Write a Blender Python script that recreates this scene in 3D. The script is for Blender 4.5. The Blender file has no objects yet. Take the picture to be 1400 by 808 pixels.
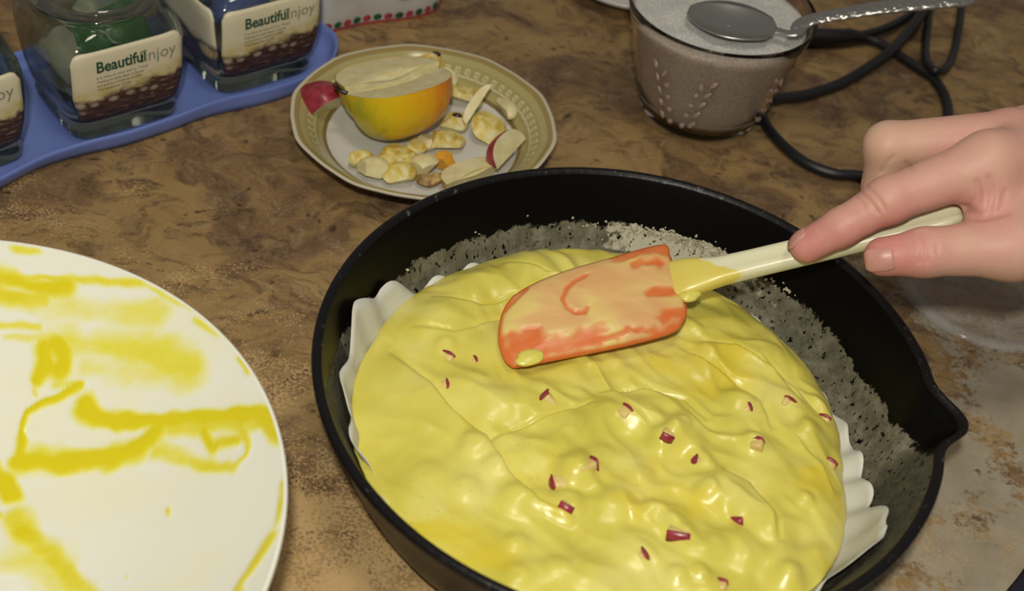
import bpy, bmesh, math, random
import numpy as np
from mathutils import Vector, Matrix
random.seed(7)
PI = math.pi
SC = bpy.context.scene
COL = SC.collection

# ------------------------------------------------------------------ camera
PITCH, ROLL, CAMH, FPX = 0.73249, 0.15742, 0.42839, 1800.0
cp, sp, cr, sr = math.cos(PITCH), math.sin(PITCH), math.cos(ROLL), math.sin(ROLL)
FWD = np.array([0, cp, -sp]); UP0 = np.array([0, sp, cp]); RT0 = np.array([1., 0, 0])
CX = cr*RT0 + sr*UP0; CY = -sr*RT0 + cr*UP0
CPOS = np.array([0, 0, CAMH])
cam = bpy.data.cameras.new('camera'); camo = bpy.data.objects.new('camera', cam); COL.objects.link(camo)
cam.sensor_width = 36; cam.lens = FPX/1400*36; cam.clip_start = 0.01; cam.clip_end = 50
camo.matrix_world = Matrix(((CX[0], CY[0], -FWD[0], 0), (CX[1], CY[1], -FWD[1], 0), (CX[2], CY[2], -FWD[2], CAMH), (0, 0, 0, 1)))
cam.dof.use_dof = True; cam.dof.focus_distance = 0.60; cam.dof.aperture_fstop = 9.0
SC.camera = camo

# ------------------------------------------------------------------ light and exposure
w = bpy.data.worlds.new('world'); SC.world = w; w.use_nodes = True
bg = w.node_tree.nodes['Background']; bg.inputs[0].default_value = (1.0, 0.93, 0.82, 1); bg.inputs[1].default_value = 0.16
def area(name, loc, target, size, power, col):
    l = bpy.data.lights.new(name, 'AREA'); l.shape = 'DISK'; l.size = size; l.energy = power; l.color = col
    o = bpy.data.objects.new(name, l); COL.objects.link(o); o.location = loc
    o.rotation_euler = (Vector(target)-Vector(loc)).to_track_quat('-Z', 'Y').to_euler()
    return o
area('phone_lamp_light', (-0.02, -0.02, 0.56), (0.0, 0.45, 0), 0.035, 3.0, (1.0, 0.96, 0.84))
area('ceiling_lamp_light', (0.12, 0.20, 1.9), (0.0, 0.45, 0), 0.35, 7.0, (1.0, 0.90, 0.74))
vs = SC.view_settings
vs.view_transform = 'Standard'; vs.look = 'None'; vs.gamma = 1; vs.use_curve_mapping = False; vs.exposure = 0.0

# ------------------------------------------------------------------ pixel helpers (a pixel is a direction only)
def ray(x, y):
    a = (x-700)/FPX; b = -(y-404)/FPX
    return FWD + a*CX + b*CY
def pz(x, y, z):                     # where the ray meets the level z
    d = ray(x, y); return CPOS + d*(z-CAMH)/d[2]
def pd(x, y, dep):                   # at a distance along the view axis
    return CPOS + ray(x, y)*dep
def pplane(x, y, P0, n):
    d = ray(x, y); return CPOS + d*(((P0-CPOS)@n)/(d@n))

# ------------------------------------------------------------------ numeric helpers
_rng = np.random.RandomState(3)
_perm = np.concatenate([_rng.permutation(256)]*3)
_g2 = np.stack([np.cos(np.linspace(0, 2*PI, 256, endpoint=False)), np.sin(np.linspace(0, 2*PI, 256, endpoint=False))], 1)
def perlin(x, y):
    x = np.asarray(x, float); y = np.asarray(y, float)
    xi = np.floor(x).astype(int); yi = np.floor(y).astype(int); xf = x-xi; yf = y-yi
    xi &= 255; yi &= 255
    u = xf**3*(xf*(xf*6-15)+10); v = yf**3*(yf*(yf*6-15)+10)
    def g(ix, iy, dx, dy):
        h = _g2[_perm[_perm[ix & 255]+(iy & 255)] & 255]; return h[..., 0]*dx+h[..., 1]*dy
    a = g(xi, yi, xf, yf); b = g(xi+1, yi, xf-1, yf); c = g(xi, yi+1, xf, yf-1); d = g(xi+1, yi+1, xf-1, yf-1)
    return (a+u*(b-a))*(1-v)+(c+u*(d-c))*v
def fbm(x, y, o=4):
    s = 0; a = 1
    for i in range(o): s = s+a*perlin(x*2**i+17.3*i, y*2**i-9.1*i); a *= .5
    return s
def sstep(a, b, x):
    t = np.clip((np.asarray(x, float)-a)/(b-a), 0, 1); return t*t*(3-2*t)
def seg_dist(P, line):
    """distance of points (n,k) to a polyline"""
    d = np.full(len(P), 1e9)
    for a, b in zip(line[:-1], line[1:]):
        a = np.asarray(a, float); b = np.asarray(b, float); ab = b-a
        t = np.clip(((P-a)@ab)/max(ab@ab, 1e-12), 0, 1)
        d = np.minimum(d, np.linalg.norm(P-a-t[:, None]*ab, axis=1))
    return d
def catmull(pts, n=10):
    P = np.array(pts, float); P = np.vstack([2*P[0]-P[1], P, 2*P[-1]-P[-2]]); out = []
    for i in range(1, len(P)-2):
        for k in range(n):
            t = k/n
            out.append(.5*(2*P[i]+(P[i+1]-P[i-1])*t+(2*P[i-1]-5*P[i]+4*P[i+1]-P[i+2])*t*t+(3*P[i]-P[i-1]-3*P[i+1]+P[i+2])*t**3))
    out.append(P[-2]); return np.array(out)

# ------------------------------------------------------------------ scene helpers
def tag(o, label=None, cat=None, group=None, kind=None):
    if label: o['label'] = label
    if cat: o['category'] = cat
    if group: o['group'] = group
    if kind: o['kind'] = kind
    return o
def link(name, me, mat=None, parent=None, smooth=True):
    if mat is not None:
        for m in (mat if isinstance(mat, (list, tuple)) else [mat]): me.materials.append(m)
    if smooth: me.polygons.foreach_set('use_smooth', [True]*len(me.polygons))
    o = bpy.data.objects.new(name, me); COL.objects.link(o)
    if parent is not None: o.parent = parent; o.matrix_parent_inverse = Matrix.Identity(4)
    return o
def mesh(name, V, F, mat=None, parent=None, smooth=True, fix=False):
    me = bpy.data.meshes.new(name)
    me.from_pydata([tuple(map(float, v)) for v in V], [], [tuple(map(int, f)) for f in F]); me.update()
    if fix:
        b = bmesh.new(); b.from_mesh(me); bmesh.ops.recalc_face_normals(b, faces=b.faces); b.to_mesh(me); b.free()
    return link(name, me, mat, parent, smooth)
def attr(o, name, vals):
    a = o.data.attributes.new(name, 'FLOAT', 'POINT'); a.data.foreach_set('value', np.asarray(vals, np.float32))
def empty(name, loc=(0, 0, 0), rz=0, **k):
    o = bpy.data.objects.new(name, None); COL.objects.link(o); o.location = [float(q) for q in loc]; o.rotation_euler = (0, 0, rz)
    o.empty_display_size = .01; return tag(o, **k)
def grid_faces(nu, nv, closeu=False, off=0):
    F = []
    for i in range(nu if closeu else nu-1):
        for j in range(nv-1):
            a = i*nv+j; b = ((i+1) % nu)*nv+j
            F.append((off+a, off+b, off+b+1, off+a+1))
    return F
def lathe(prof, seg=96, fn=None):
    """prof: list of (r,z); returns V,F with closed poles when r==0"""
    n = len(prof); V = []
    for i in range(seg):
        t = 2*PI*i/seg
        for r, z in prof:
            rr, zz = (r, z) if fn is None else fn(r, z, t)
            V.append((rr*math.cos(t), rr*math.sin(t), zz))
    return V, grid_faces(seg, n, True)
def tube(path, rad, seg=10, flat=1.0, upv=(0, 0, 1), cap=True):
    P = np.array(path, float); n = len(P); rad = np.broadcast_to(np.array(rad, float), (n,)); V = []
    T = np.gradient(P, axis=0); T /= np.linalg.norm(T, axis=1)[:, None]
    for i in range(n):
        s = np.cross(T[i], upv); s /= np.linalg.norm(s)+1e-12; u = np.cross(s, T[i])
        for k in range(seg):
            a = 2*PI*k/seg; V.append(P[i]+rad[i]*(math.cos(a)*s+flat*math.sin(a)*u))
    F = []
    for i in range(n-1):
        for k in range(seg):
            a = i*seg+k; b = i*seg+(k+1) % seg; F.append((a, b, b+seg, a+seg))
    if cap: F.append(tuple(range(seg))[::-1]); F.append(tuple(range((n-1)*seg, n*seg)))
    return V, F
def bevel_box(sx, sy, sz, bev, seg=3):
    b = bmesh.new(); bmesh.ops.create_cube(b, size=1)
    for v in b.verts: v.co = Vector((v.co.x*sx, v.co.y*sy, v.co.z*sz))
    bmesh.ops.bevel(b, geom=b.edges[:]+b.verts[:], offset=bev, segments=seg, affect='EDGES', profile=.5)
    me = bpy.data.meshes.new('box'); b.to_mesh(me); b.free(); return me

# ------------------------------------------------------------------ node helper
class NT:
    def __init__(s, name):
        s.m = bpy.data.materials.new(name); s.m.use_nodes = True; s.t = s.m.node_tree; s.N = s.t.nodes; s.L = s.t.links
        s.b = s.N['Principled BSDF']
    def n(s, typ, **props):
        k = s.N.new(typ)
        for a, v in props.items(): setattr(k, a, v)
        return k
    def put(s, inp, v):
        if hasattr(v, 'is_linked') or isinstance(v, bpy.types.NodeSocket): s.L.new(v, inp)
        else: inp.default_value = (*v, 1) if isinstance(v, tuple) and len(v) == 3 and inp.type == 'RGBA' else v
    def co(s, k='Object'): return s.n('ShaderNodeTexCoord').outputs[k]
    def mapping(s, v, scale=(1, 1, 1), loc=(0, 0, 0), rot=(0, 0, 0)):
        m = s.n('ShaderNodeMapping'); s.put(m.inputs[0], v); m.inputs['Scale'].default_value = scale; m.inputs['Location'].default_value = loc; m.inputs['Rotation'].default_value = rot
        return m.outputs[0]
    def noise(s, v, scale, detail=4, rough=.55, dist=0, out='Fac'):
        k = s.n('ShaderNodeTexNoise'); s.put(k.inputs['Vector'], v); k.inputs['Scale'].default_value = scale
        k.inputs['Detail'].default_value = detail; k.inputs['Roughness'].default_value = rough; k.inputs['Distortion'].default_value = dist
        return k.outputs[out]
    def vor(s, v, scale, out='Distance', feat='F1', rnd=1):
        k = s.n('ShaderNodeTexVoronoi', feature=feat); s.put(k.inputs['Vector'], v); k.inputs['Scale'].default_value = scale; k.inputs['Randomness'].default_value = rnd
        return k.outputs[out]
    def ramp(s, f, *stops, interp='LINEAR'):
        k = s.n('ShaderNodeValToRGB'); s.put(k.inputs[0], f); e = k.color_ramp; e.interpolation = interp
        while len(e.elements) < len(stops): e.elements.new(.5)
        for el, (p, c) in zip(e.elements, stops):
            el.position = p; el.color = (c, c, c, 1) if not isinstance(c, tuple) else (*c, 1)
        return k.outputs[0]
    def math(s, op, a, b=0., c=0., clamp=False):
        k = s.n('ShaderNodeMath', operation=op, use_clamp=clamp); s.put(k.inputs[0], a); s.put(k.inputs[1], b); s.put(k.inputs[2], c); return k.outputs[0]
    def mix(s, f, a, b, mode='MIX'):
        k = s.n('ShaderNodeMix', data_type='RGBA', blend_type=mode); s.put(k.inputs[0], f); s.put(k.inputs[6], a); s.put(k.inputs[7], b); return k.outputs[2]
    def at(s, name, out='Fac'): return s.n('ShaderNodeAttribute', attribute_name=name).outputs[out]
    def xyz(s, v):
        k = s.n('ShaderNodeSeparateXYZ'); s.put(k.inputs[0], v); return k.outputs
    def bump(s, h, strength=.3, dist=.001, normal=None):
        k = s.n('ShaderNodeBump'); s.put(k.inputs['Height'], h); k.inputs['Strength'].default_value = strength; k.inputs['Distance'].default_value = dist
        if normal is not None: s.put(k.inputs['Normal'], normal)
        s.L.new(k.outputs[0], s.b.inputs['Normal']); return k.outputs[0]
    def set(s, **k):
        for a, v in k.items(): s.put(s.b.inputs[a.replace('_', ' ')], v)
        return s.m
def plain(name, col, rough=.5, **k):
    t = NT(name); c = t.co(); f = t.noise(c, 60, 3)
    t.set(Base_Color=t.mix(t.math('MULTIPLY', f, .25), col, tuple(q*.75 for q in col)), Roughness=rough, **k); return t.m

# ================================================================== STRUCTURE: floor and table
t = NT('floor_tiles'); c = t.co(); t.set(Base_Color=t.ramp(t.noise(c, 3), (.3, (.20, .17, .14)), (.7, (.27, .23, .19))), Roughness=.6)
V = [(-2, -1.5, -.76), (2, -1.5, -.76), (2, 2.2, -.76), (-2, 2.2, -.76)]
tag(mesh('floor', V, [(0, 1, 2, 3)], t.m, smooth=False), kind='structure')

t = NT('burl_laminate'); c = t.co()
warp = t.n('ShaderNodeVectorMath', operation='MULTIPLY_ADD')
wn = t.noise(c, 16, 4, .6, 0, 'Color'); t.put(warp.inputs[0], wn); warp.inputs[1].default_value = (.05, .05, 0); t.put(warp.inputs[2], c)
cw = warp.outputs[0]
big = t.noise(cw, 13, 6, .62, 1.2)
lines = t.noise(t.mapping(cw, (1, 1.7, 1), rot=(0, 0, .35)), 34, 7, .68, 1.8)
base = t.ramp(big, (.30, (.095, .053, .031)), (.43, (.185, .110, .050)), (.53, (.29, .182, .070)), (.70, (.35, .238, .100)))
base = t.mix(t.ramp(lines, (.36, .75), (.52, 0.)), base, (.065, .034, .022))
base = t.mix(t.ramp(t.noise(cw, 90, 5, .7, .8), (.52, 0.), (.72, .55)), base, (.33, .24, .135))
eyes = t.ramp(t.vor(t.mapping(cw, (1, 1.5, 1), rot=(0, 0, .3)), 85), (.07, 1.), (.24, 0.)); eyem = t.ramp(t.noise(c, 22, 2), (.42, 0.), (.54, .9))
base = t.mix(t.math('MULTIPLY', eyes, eyem), base, (.040, .020, .014))
fine = t.noise(c, 520, 3, .7)
base = t.mix(t.ramp(fine, (.5, 0.), (.75, .35)), base, (.36, .27, .17))
# worn, bleached area right and in front of where the pan stands
X, Y, Z = t.xyz(c)
wear = t.math('ADD', t.math('MULTIPLY', X, 4.2), t.math('MULTIPLY', Y, -3.3))
wear = t.math('ADD', wear, 1.06)
wsp = t.math('ADD', wear, t.math('MULTIPLY', t.math('SUBTRACT', t.noise(c, 27, 5, .62), .5), 3.4))
wsp = t.math('ADD', wsp, t.math('MULTIPLY', t.math('SUBTRACT', t.noise(c, 300, 3, .7), .5), 1.5))
wmask = t.ramp(wsp, (.30, 0.), (.62, .85))
worncol = t.ramp(t.noise(c, 40, 5), (.3, (.27, .235, .175)), (.7, (.40, .36, .28)))
base = t.mix(wmask, base, worncol)
# golden speckled patch in front, between bowl and pan
gx = t.math('ADD', t.math('MULTIPLY', Y, -6.), 2.45); gx = t.math('SUBTRACT', gx, t.math('MULTIPLY', X, 2.))
gm = t.math('ADD', gx, t.math('MULTIPLY', t.math('SUBTRACT', t.noise(c, 620, 3, .8), .5), 4.5))
gm = t.math('ADD', gm, t.math('MULTIPLY', t.math('SUBTRACT', t.noise(c, 34, 4, .6), .5), 3.0))
base = t.mix(t.ramp(gm, (.35, 0.), (.75, .85)), base, (.48, .325, .15))
grains = t.ramp(t.vor(c, 95), (.018, 1.), (.03, 0.)); gr2 = t.ramp(t.noise(c, 9, 1), (.5, 0.), (.56, .8))
base = t.mix(t.math('MULTIPLY', grains, gr2), base, (.55, .47, .36))
t.set(Base_Color=base, Roughness=t.ramp(t.noise(c, 30, 3), (.3, .42), (.7, .6)), Specular_IOR_Level=.35)
t.bump(t.noise(c, 300, 3), .12, .0006)
M_TABLE = t.m
tb = empty('kitchen_table', (0.05, 0.55, -.76), label='brown burl-patterned laminate kitchen table with a worn pale patch', cat='table')
me = bevel_box(1.7, 1.35, .035, .006); o = link('tabletop', me, M_TABLE, tb); o.location = (0, 0, .76-.0175)
# keep the burl pattern in world metres: shift vertices instead of the object
for v in me.vertices: v.co = v.co+Vector((.05, .55, -.0175))
o.location = (-.05, -.55, .76)
M_LEG = plain('table_leg_wood', (.16, .09, .05), .5)
for sx in (-1, 1):
    for sy in (-1, 1):
        l = link('leg', bevel_box(.06, .06, .724, .004), M_LEG, tb); l.location = (sx*.76, sy*.58, .362)

# ================================================================== CAST IRON PAN
PC = np.array([.0524, .3885]); ANG = np.radians
WALL = [(.0, .007), (.05, .007), (.085, .007), (.100, .0075), (.1045, .0092), (.108, .012), (.1107, .0155), (.113, .020), (.115, .026), (.117, .032), (.119, .0375), (.121, .043), (.1233, .049), (.1252, .0535)]
WR = np.array([q[0] for q in WALL]); WZ = np.array([q[1] for q in WALL])
inner = [(WR[i], WZ[i]) for i in range(len(WALL))]
dense = []
for (a, b), (c2, d) in zip(inner[3:-1], inner[4:]):
    for k in range(4): dense.append((a+(c2-a)*k/4, b+(d-b)*k/4))
prof = inner[:3]+dense+[inner[-1], (.1260, .0548), (.1275, .0554), (.1290, .0549), (.1296, .0535), (.1290, .0505), (.1270, .046), (.1235, .036), (.1195, .024), (.1140, .011), (.108, .004), (.102, .001), (.098, 0), (.0, 0)]
nin = 3+len(dense)+1
def spout(r, z, th):
    d = math.atan2(math.sin(th+.036), math.cos(th+.036))
    k = max(0, min(1, (z-.030)/.024)); g = math.exp(-(abs(d)/.085)**2.2)*k
    lip = math.exp(-((abs(d)-.16)/.05)**2)*k
    return r+(.0105*g-.0006*lip if r > .11 else 0), z-(.0015*g if z > .05 else 0)
SEG = 320
V, F = lathe(prof, SEG, spout)
BT = [(-180, .040), (-171, .0435), (-155, .056), (-140, .060), (-90, .062), (-40, .062), (-14, .060), (-7, .0415), (4.8, .0315), (12, .030), (20, .0263), (36, .0277), (53, .0287), (67, .0318), (89, .0308), (105, .0304), (131, .030), (160, .0326), (180, .040)]
th = np.degrees(np.arctan2([v[1] for v in V], [v[0] for v in V])); zz = np.array([v[2] for v in V])
bnd = np.interp(th, [q[0] for q in BT], [q[1] for q in BT])
isin = np.tile(np.arange(len(prof)) < nin, SEG)
res = np.where(isin, bnd-zz, -.03)
t = NT('seasoned_cast_iron'); c = t.co()
a = t.at('res'); pale = t.at('pale')
jag = t.math('MULTIPLY', t.math('SUBTRACT', t.noise(c, 110, 6, .7), .5), .016)
f = t.math('ADD', a, jag)
rm = t.ramp(t.math('MULTIPLY_ADD', f, 100., .5), (.46, 0.), (.54, 1.))
pits = t.ramp(t.noise(t.mapping(c, (1, 1, .6)), 430, 3, .6), (.36, 0.), (.40, 1.))
rm = t.math('MULTIPLY', rm, pits)
rescol = t.ramp(t.noise(c, 120, 6, .75), (.32, (.085, .078, .050)), (.52, (.16, .15, .105)), (.68, (.26, .24, .18)))
pm = t.ramp(t.math('ADD', pale, t.math('MULTIPLY', t.math('SUBTRACT', t.noise(c, 260, 4), .5), 1.2)), (.5, 0.), (.7, 1.))
rescol = t.mix(pm, rescol, (.50, .48, .38))
olive_sheen = t.at('olive_sheen')
rescol = t.mix(olive_sheen, rescol, t.ramp(t.noise(c, 300, 4, .7), (.35, (.035, .033, .025)), (.65, (.085, .080, .062))))  # olive sheen painted on: light reflecting off the lower walls
t.set(Base_Color=t.mix(rm, (.0022, .0022, .0026), rescol), Roughness=t.mix(rm, (.34, .34, .34), (.75, .75, .75)), Specular_IOR_Level=.12)
hb = t.math('ADD', t.math('MULTIPLY', rm, .7), t.math('MULTIPLY', t.noise(c, 150, 3), .25))
t.bump(hb, .5, .0008)
M_IRON = t.m
t = NT('chipped_rim_iron'); c = t.co()
ch = t.ramp(t.noise(t.mapping(c, (1, 1, .4)), 190, 5, .7), (.62, 0.), (.70, .8))
t.set(Base_Color=t.mix(ch, (.006, .006, .007), (.12, .115, .105)), Roughness=.36, Specular_IOR_Level=.25); t.bump(t.noise(c, 260, 4), .35, .0008)
M_RIM = t.m
pan = empty('frying_pan', (PC[0], PC[1], 0), label='black cast iron frying pan with a pouring spout, full of yellow batter', cat='frying pan')
body = mesh('pan_body', V, F, [M_IRON, M_RIM], pan, fix=True)
attr(body, 'res', res)
attr(body, 'pale', np.clip(np.exp(-((th-76)/22)**2)*1.15, 0, 1)*np.where(zz > .018, 1, .3))
attr(body, 'olive_sheen', np.where(isin, np.maximum(sstep(-2, -9, th)*(th > -100), sstep(168, 180, np.abs(th))*(th < 0)*1.+(th < -100)*1.), 0)*.75)
np_ = len(prof)
mi = [1 if (nin-1) <= (p.vertices[0] % np_) < nin+4 else 0 for p in body.data.polygons]
body.data.polygons.foreach_set('material_index', mi)
# handle, towards the cook, below the picture
hp = catmull([(0, -.122, .044), (0, -.140, .047), (0, -.18, .052), (0, -.225, .056), (0, -.25, .056)], 6)
V, F = tube(hp, np.interp(np.linspace(0, 1, len(hp)), [0, .15, .8, 1], [.018, .011, .014, .008]), 16, .5)
mesh('handle', V, F, M_RIM, pan, fix=True)
# crumbs of baked-on batter stuck on the far wall
t = NT('dry_crumbs'); c = t.co(); t.set(Base_Color=t.ramp(t.noise(c, 200), (.3, (.30, .28, .19)), (.7, (.55, .52, .40))), Roughness=.8); M_CRUMB = t.m
b = bmesh.new()
for k in range(330):
    if k < 270: a_ = random.gauss(77, 11); z_ = .0300+random.gauss(0, .0016)
    else: a_ = random.uniform(40, 165); z_ = .032+random.gauss(0, .004)
    if 270 <= k < 306: continue
    if k > 318: a_ = 58+random.gauss(0, 1.6); z_ = .037+random.gauss(0, .0016)
    z_ = min(max(z_, .02), .05); r_ = np.interp(z_, WZ[3:], WR[3:])-.0002; s = random.uniform(.0003, .0009)*(1.3 if k > 318 else 1)
    m = Matrix.Translation((r_*math.cos(ANG(a_)), r_*math.sin(ANG(a_)), z_)) @ Matrix.Rotation(random.random()*6, 4, 'Z') @ Matrix.Diagonal((s, s*random.uniform(.6, 1.8), s*random.uniform(.5, 1.2), 1))
    n0 = len(b.verts); bmesh.ops.create_icosphere(b, subdivisions=1, radius=1, matrix=m); b.verts.ensure_lookup_table()
    ctr = m.translation
    for v in b.verts[n0:]: v.co = ctr+(v.co-ctr)*random.uniform(.6, 1.5)
me = bpy.data.meshes.new('crumbs'); b.to_mesh(me); b.free()
tag(link('baked_on_crumbs', me, M_CRUMB, pan, False), kind='stuff')

# ================================================================== PARCHMENT
def wallz(r): return np.interp(r, WR, WZ)
PT = [(-180, .1172), (-171, .1178), (-156, .1165), (-146, .1130), (-120, .113), (-90, .113), (-60, .113), (-42, .1150), (-28, .1185), (-18, .1130), (-2, .1080), (10, .1045), (28, .1030), (45, .1035), (60, .1055), (80, .1055), (100, .106), (131, .109), (146, .1115), (161, .1165), (172, .1180), (180, .1172)]
nth, nr = 720, 26; V = []
for i in range(nth):
    thd = -180+360*i/nth; ro = np.interp(thd, [q[0] for q in PT], [q[1] for q in PT])
    ph = thd*PI/180
    fl = math.sin(ph*23+2.6*math.sin(ph*3)+1.4*math.sin(ph*7))+.45*math.sin(ph*41+1.3)
    ro += .0011*math.sin(ph*27+2.2*math.sin(ph*3)+.9)+.0008*math.sin(ph*9)
    for j in range(nr):
        s = j/(nr-1); r = .070+(ro-.070)*s
        a_ = sstep(.55, 1, s)*.0011
        z = wallz(r+.0015)+.0011+a_*(fl+1.45)
        rr = r-a_*(fl+1.4)*.55
        V.append((rr*math.cos(ph), rr*math.sin(ph), z))
t = NT('parchment'); c = t.co()
t.set(Base_Color=t.ramp(t.noise(c, 40, 4), (.3, (.60, .58, .52)), (.7, (.68, .665, .61))), Roughness=.55, Subsurface_Weight=.1, Subsurface_Scale=.002)
t.bump(t.noise(c, 220, 4), .25, .0008)
par = empty('parchment_sheet', (PC[0], PC[1], 0), label='crinkled white parchment paper lining the black frying pan', cat='parchment paper')
pp = mesh('paper', V, grid_faces(nth, nr, True), t.m, par)
md = pp.modifiers.new('thick', 'SOLIDIFY'); md.thickness = .0002; md.offset = 1

# ================================================================== BATTER
RT = [(-180, .1115), (-160, .1140), (-150, .1148), (-120, .1165), (-90, .117), (-60, .115), (-43, .1105), (-30, .106), (-18, .1022), (-7, .0985), (12, .0995), (28, .1008), (45, .1004), (60, .1015), (75, .105), (94, .1088), (113, .1088), (131, .1088), (152, .1105), (170, .110), (180, .1115)]
def edgeR(thd):
    return np.interp(thd, [q[0] for q in RT], [q[1] for q in RT])+.0010*perlin(thd/9.+40, thd*0+3.3)+.0005*perlin(thd/3.+4, thd*0+8.3)
BZ = .0325
def loc(x, y, z=BZ): return (pz(x, y, z)-np.array([PC[0], PC[1], 0]))[:2]
LUMPS = [  # pixel x, y, radius m, height m
 (648, 606, .0060, .0032), (625, 640, .010, .0018), (700, 610, .011, .0014), (790, 590, .012, .0030), (742, 612, .008, .0022), (838, 560, .009, .0026), (885, 560, .010, .0034), (935, 590, .0090, .0050),
 (905, 600, .0060, .0026), (985, 668, .0105, .0040), (1012, 690, .007, .0020), (958, 626, .0050, .0022), (1035, 602, .0055, .0034), (1010, 745, .0095, .0034), (960, 738, .009, .0024), (900, 705, .0080, .0026), (870, 745, .009, .0024),
 (930, 722, .0060, .0030), (790, 640, .009, .0034), (775, 685, .0070, .0030), (830, 690, .010, .0018), (680, 545, .0085, .0022), (640, 520, .010, .0018), (690, 470, .012, .0026), (600, 430, .014, .0030), (560, 500, .016, .0014),
 (660, 380, .013, .0036), (740, 352, .015, .0042), (720, 400, .012, .0022), (610, 470, .0050, .0018), (1075, 545, .010, .0020), (1010, 545, .008, .0018), (1115, 590, .008, .0022), (1090, 660, .012, .0016), (1060, 705, .010, .0022),
 (640, 665, .006, .0014), (560, 560, .020, .0020), (580, 690, .018, .0012), (800, 790, .014, .0022), (940, 775, .010, .0020), (1080, 770, .011, .0022), (700, 755, .012, .0012), (1000, 480, .012, .0018), (1075, 480, .010, .0014), (850, 640, .011, .0020), (745, 545, .012, .0026)]
_r = random.Random(21)
for _ in range(85):
    x_, y_ = _r.uniform(560, 1140), _r.uniform(390, 800)
    if x_+y_*.9 < 1120 or (x_ < 700 and y_ > 640): continue
    LUMPS.append((x_, y_, _r.uniform(.0035, .0075), _r.uniform(.0008, .0024)))
LP = [(loc(x, y), r, h*1.5) for x, y, r, h in LUMPS]
FOLDS = [  # polyline of pixels, height m, width m : surface is higher on the right-hand side walking along it
 ([(530, 470), (590, 520), (625, 560), (668, 590), (700, 640), (740, 680), (790, 705)], .0028, .0030),
 ([(668, 590), (720, 575), (770, 560), (810, 548)], .0016, .0024),
 ([(930, 470), (985, 500), (1040, 540), (1060, 580)], .0014, .0024),
 ([(960, 460), (1010, 470), (1060, 500), (1100, 545)], .0016, .0022),
 ([(820, 530), (880, 525), (940, 540), (970, 570)], .0016, .0022),
 ([(990, 640), (1030, 655), (1060, 700), (1065, 740)], .0016, .0024),
 ([(560, 440), (620, 450), (680, 430), (720, 425)], .0015, .0026), ([(590, 395), (660, 410), (730, 395), (800, 380)], .0020, .0022), ([(690, 350), (750, 372), (820, 362), (860, 350)], .0020, .0020),
 ([(1040, 480), (1090, 520), (1140, 570)], .0012, .0022), ([(1090, 590), (1130, 630), (1150, 660)], .0012, .0020)]
FP = [(np.array([loc(*q) for q in ln]), h*1.45, w_) for ln, h, w_ in FOLDS]
def batter_h(x, y):
    x = np.asarray(x, float); y = np.asarray(y, float); P = np.stack([x, y], 1)
    thd = np.degrees(np.arctan2(y, x)); rr = np.hypot(x, y); R = edgeR(thd); q = np.clip(rr/R, 0, 1)
    wx = x+.008*perlin(x*38, y*38); wy = y+.008*perlin(x*38+50, y*38)
    ca, sa = math.cos(-.62), math.sin(-.62)
    s_ = ca*wx+sa*wy; t_ = -sa*wx+ca*wy
    smooth = sstep(-.10, .015, x*.8+y*.6)           # lower-left part is calmer
    h = .0016*fbm(wx*26+3, wy*26, 3)
    h += (.3+.7*smooth)*.0031*(1-np.abs(perlin(s_*34, t_*78+5))*2.4)*.6
    h += (.2+.8*smooth)*.0009*perlin(s_*75+9, t_*150)
    for c0, r, a in LP:
        d2 = ((P-c0)**2).sum(1)/(r*r); h = h+a*.8*np.exp(-d2**1.6)
    for ln, a, w_ in FP:
        best = np.full(len(P), 1e9); sgn = np.zeros(len(P)); fade = np.zeros(len(P)); L = len(ln)-1
        for i in range(L):
            A, B = ln[i], ln[i+1]; ab = B-A; tt = np.clip(((P-A)@ab)/(ab@ab), 0, 1); dv = P-A-tt[:, None]*ab; d = np.hypot(dv[:, 0], dv[:, 1])
            cr_ = -(ab[0]*dv[:, 1]-ab[1]*dv[:, 0])
            m = d < best; best = np.where(m, d, best); sgn = np.where(m, np.sign(cr_), sgn); fade = np.where(m, (i+tt)/L, fade)
        env = np.sin(np.clip(fade, 0, 1)*PI)**.5*np.exp(-(best/.012)**2)
        sd = best*sgn
        h = h+a*env*(sstep(-w_*.35, w_*.65, sd)-.5)*1.3-a*.5*env*np.exp(-((sd+w_*.3)/(w_*.5))**2)
    top = BZ-.0036+h
    low = np.where(np.abs(thd) > 140, .0265, np.where((thd > -140) & (thd < -35), .030, .013))
    low = np.interp(thd, [-180, -150, -130, -50, -30, -10, 60, 110, 150, 180], [.0255, .0275, .030, .030, .020, .0125, .0125, .0165, .0205, .0255])
    ed = np.sqrt(np.clip(1-q**9, 0, 1))
    return low+(top-low)*ed
nth, nr = 420, 130; V = []
tt = np.linspace(-180, 180, nth, endpoint=False); ss = 1-(1-np.linspace(0, 1, nr))**1.6
TT, SS = np.meshgrid(tt, ss, indexing='ij'); RR = edgeR(TT)*np.maximum(SS, 1e-4)
XX = (RR*np.cos(np.radians(TT))).ravel(); YY = (RR*np.sin(np.radians(TT))).ravel()
ZZ = batter_h(XX, YY)
V = list(np.stack([XX, YY, ZZ], 1)); F = grid_faces(nth, nr, True)
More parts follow.
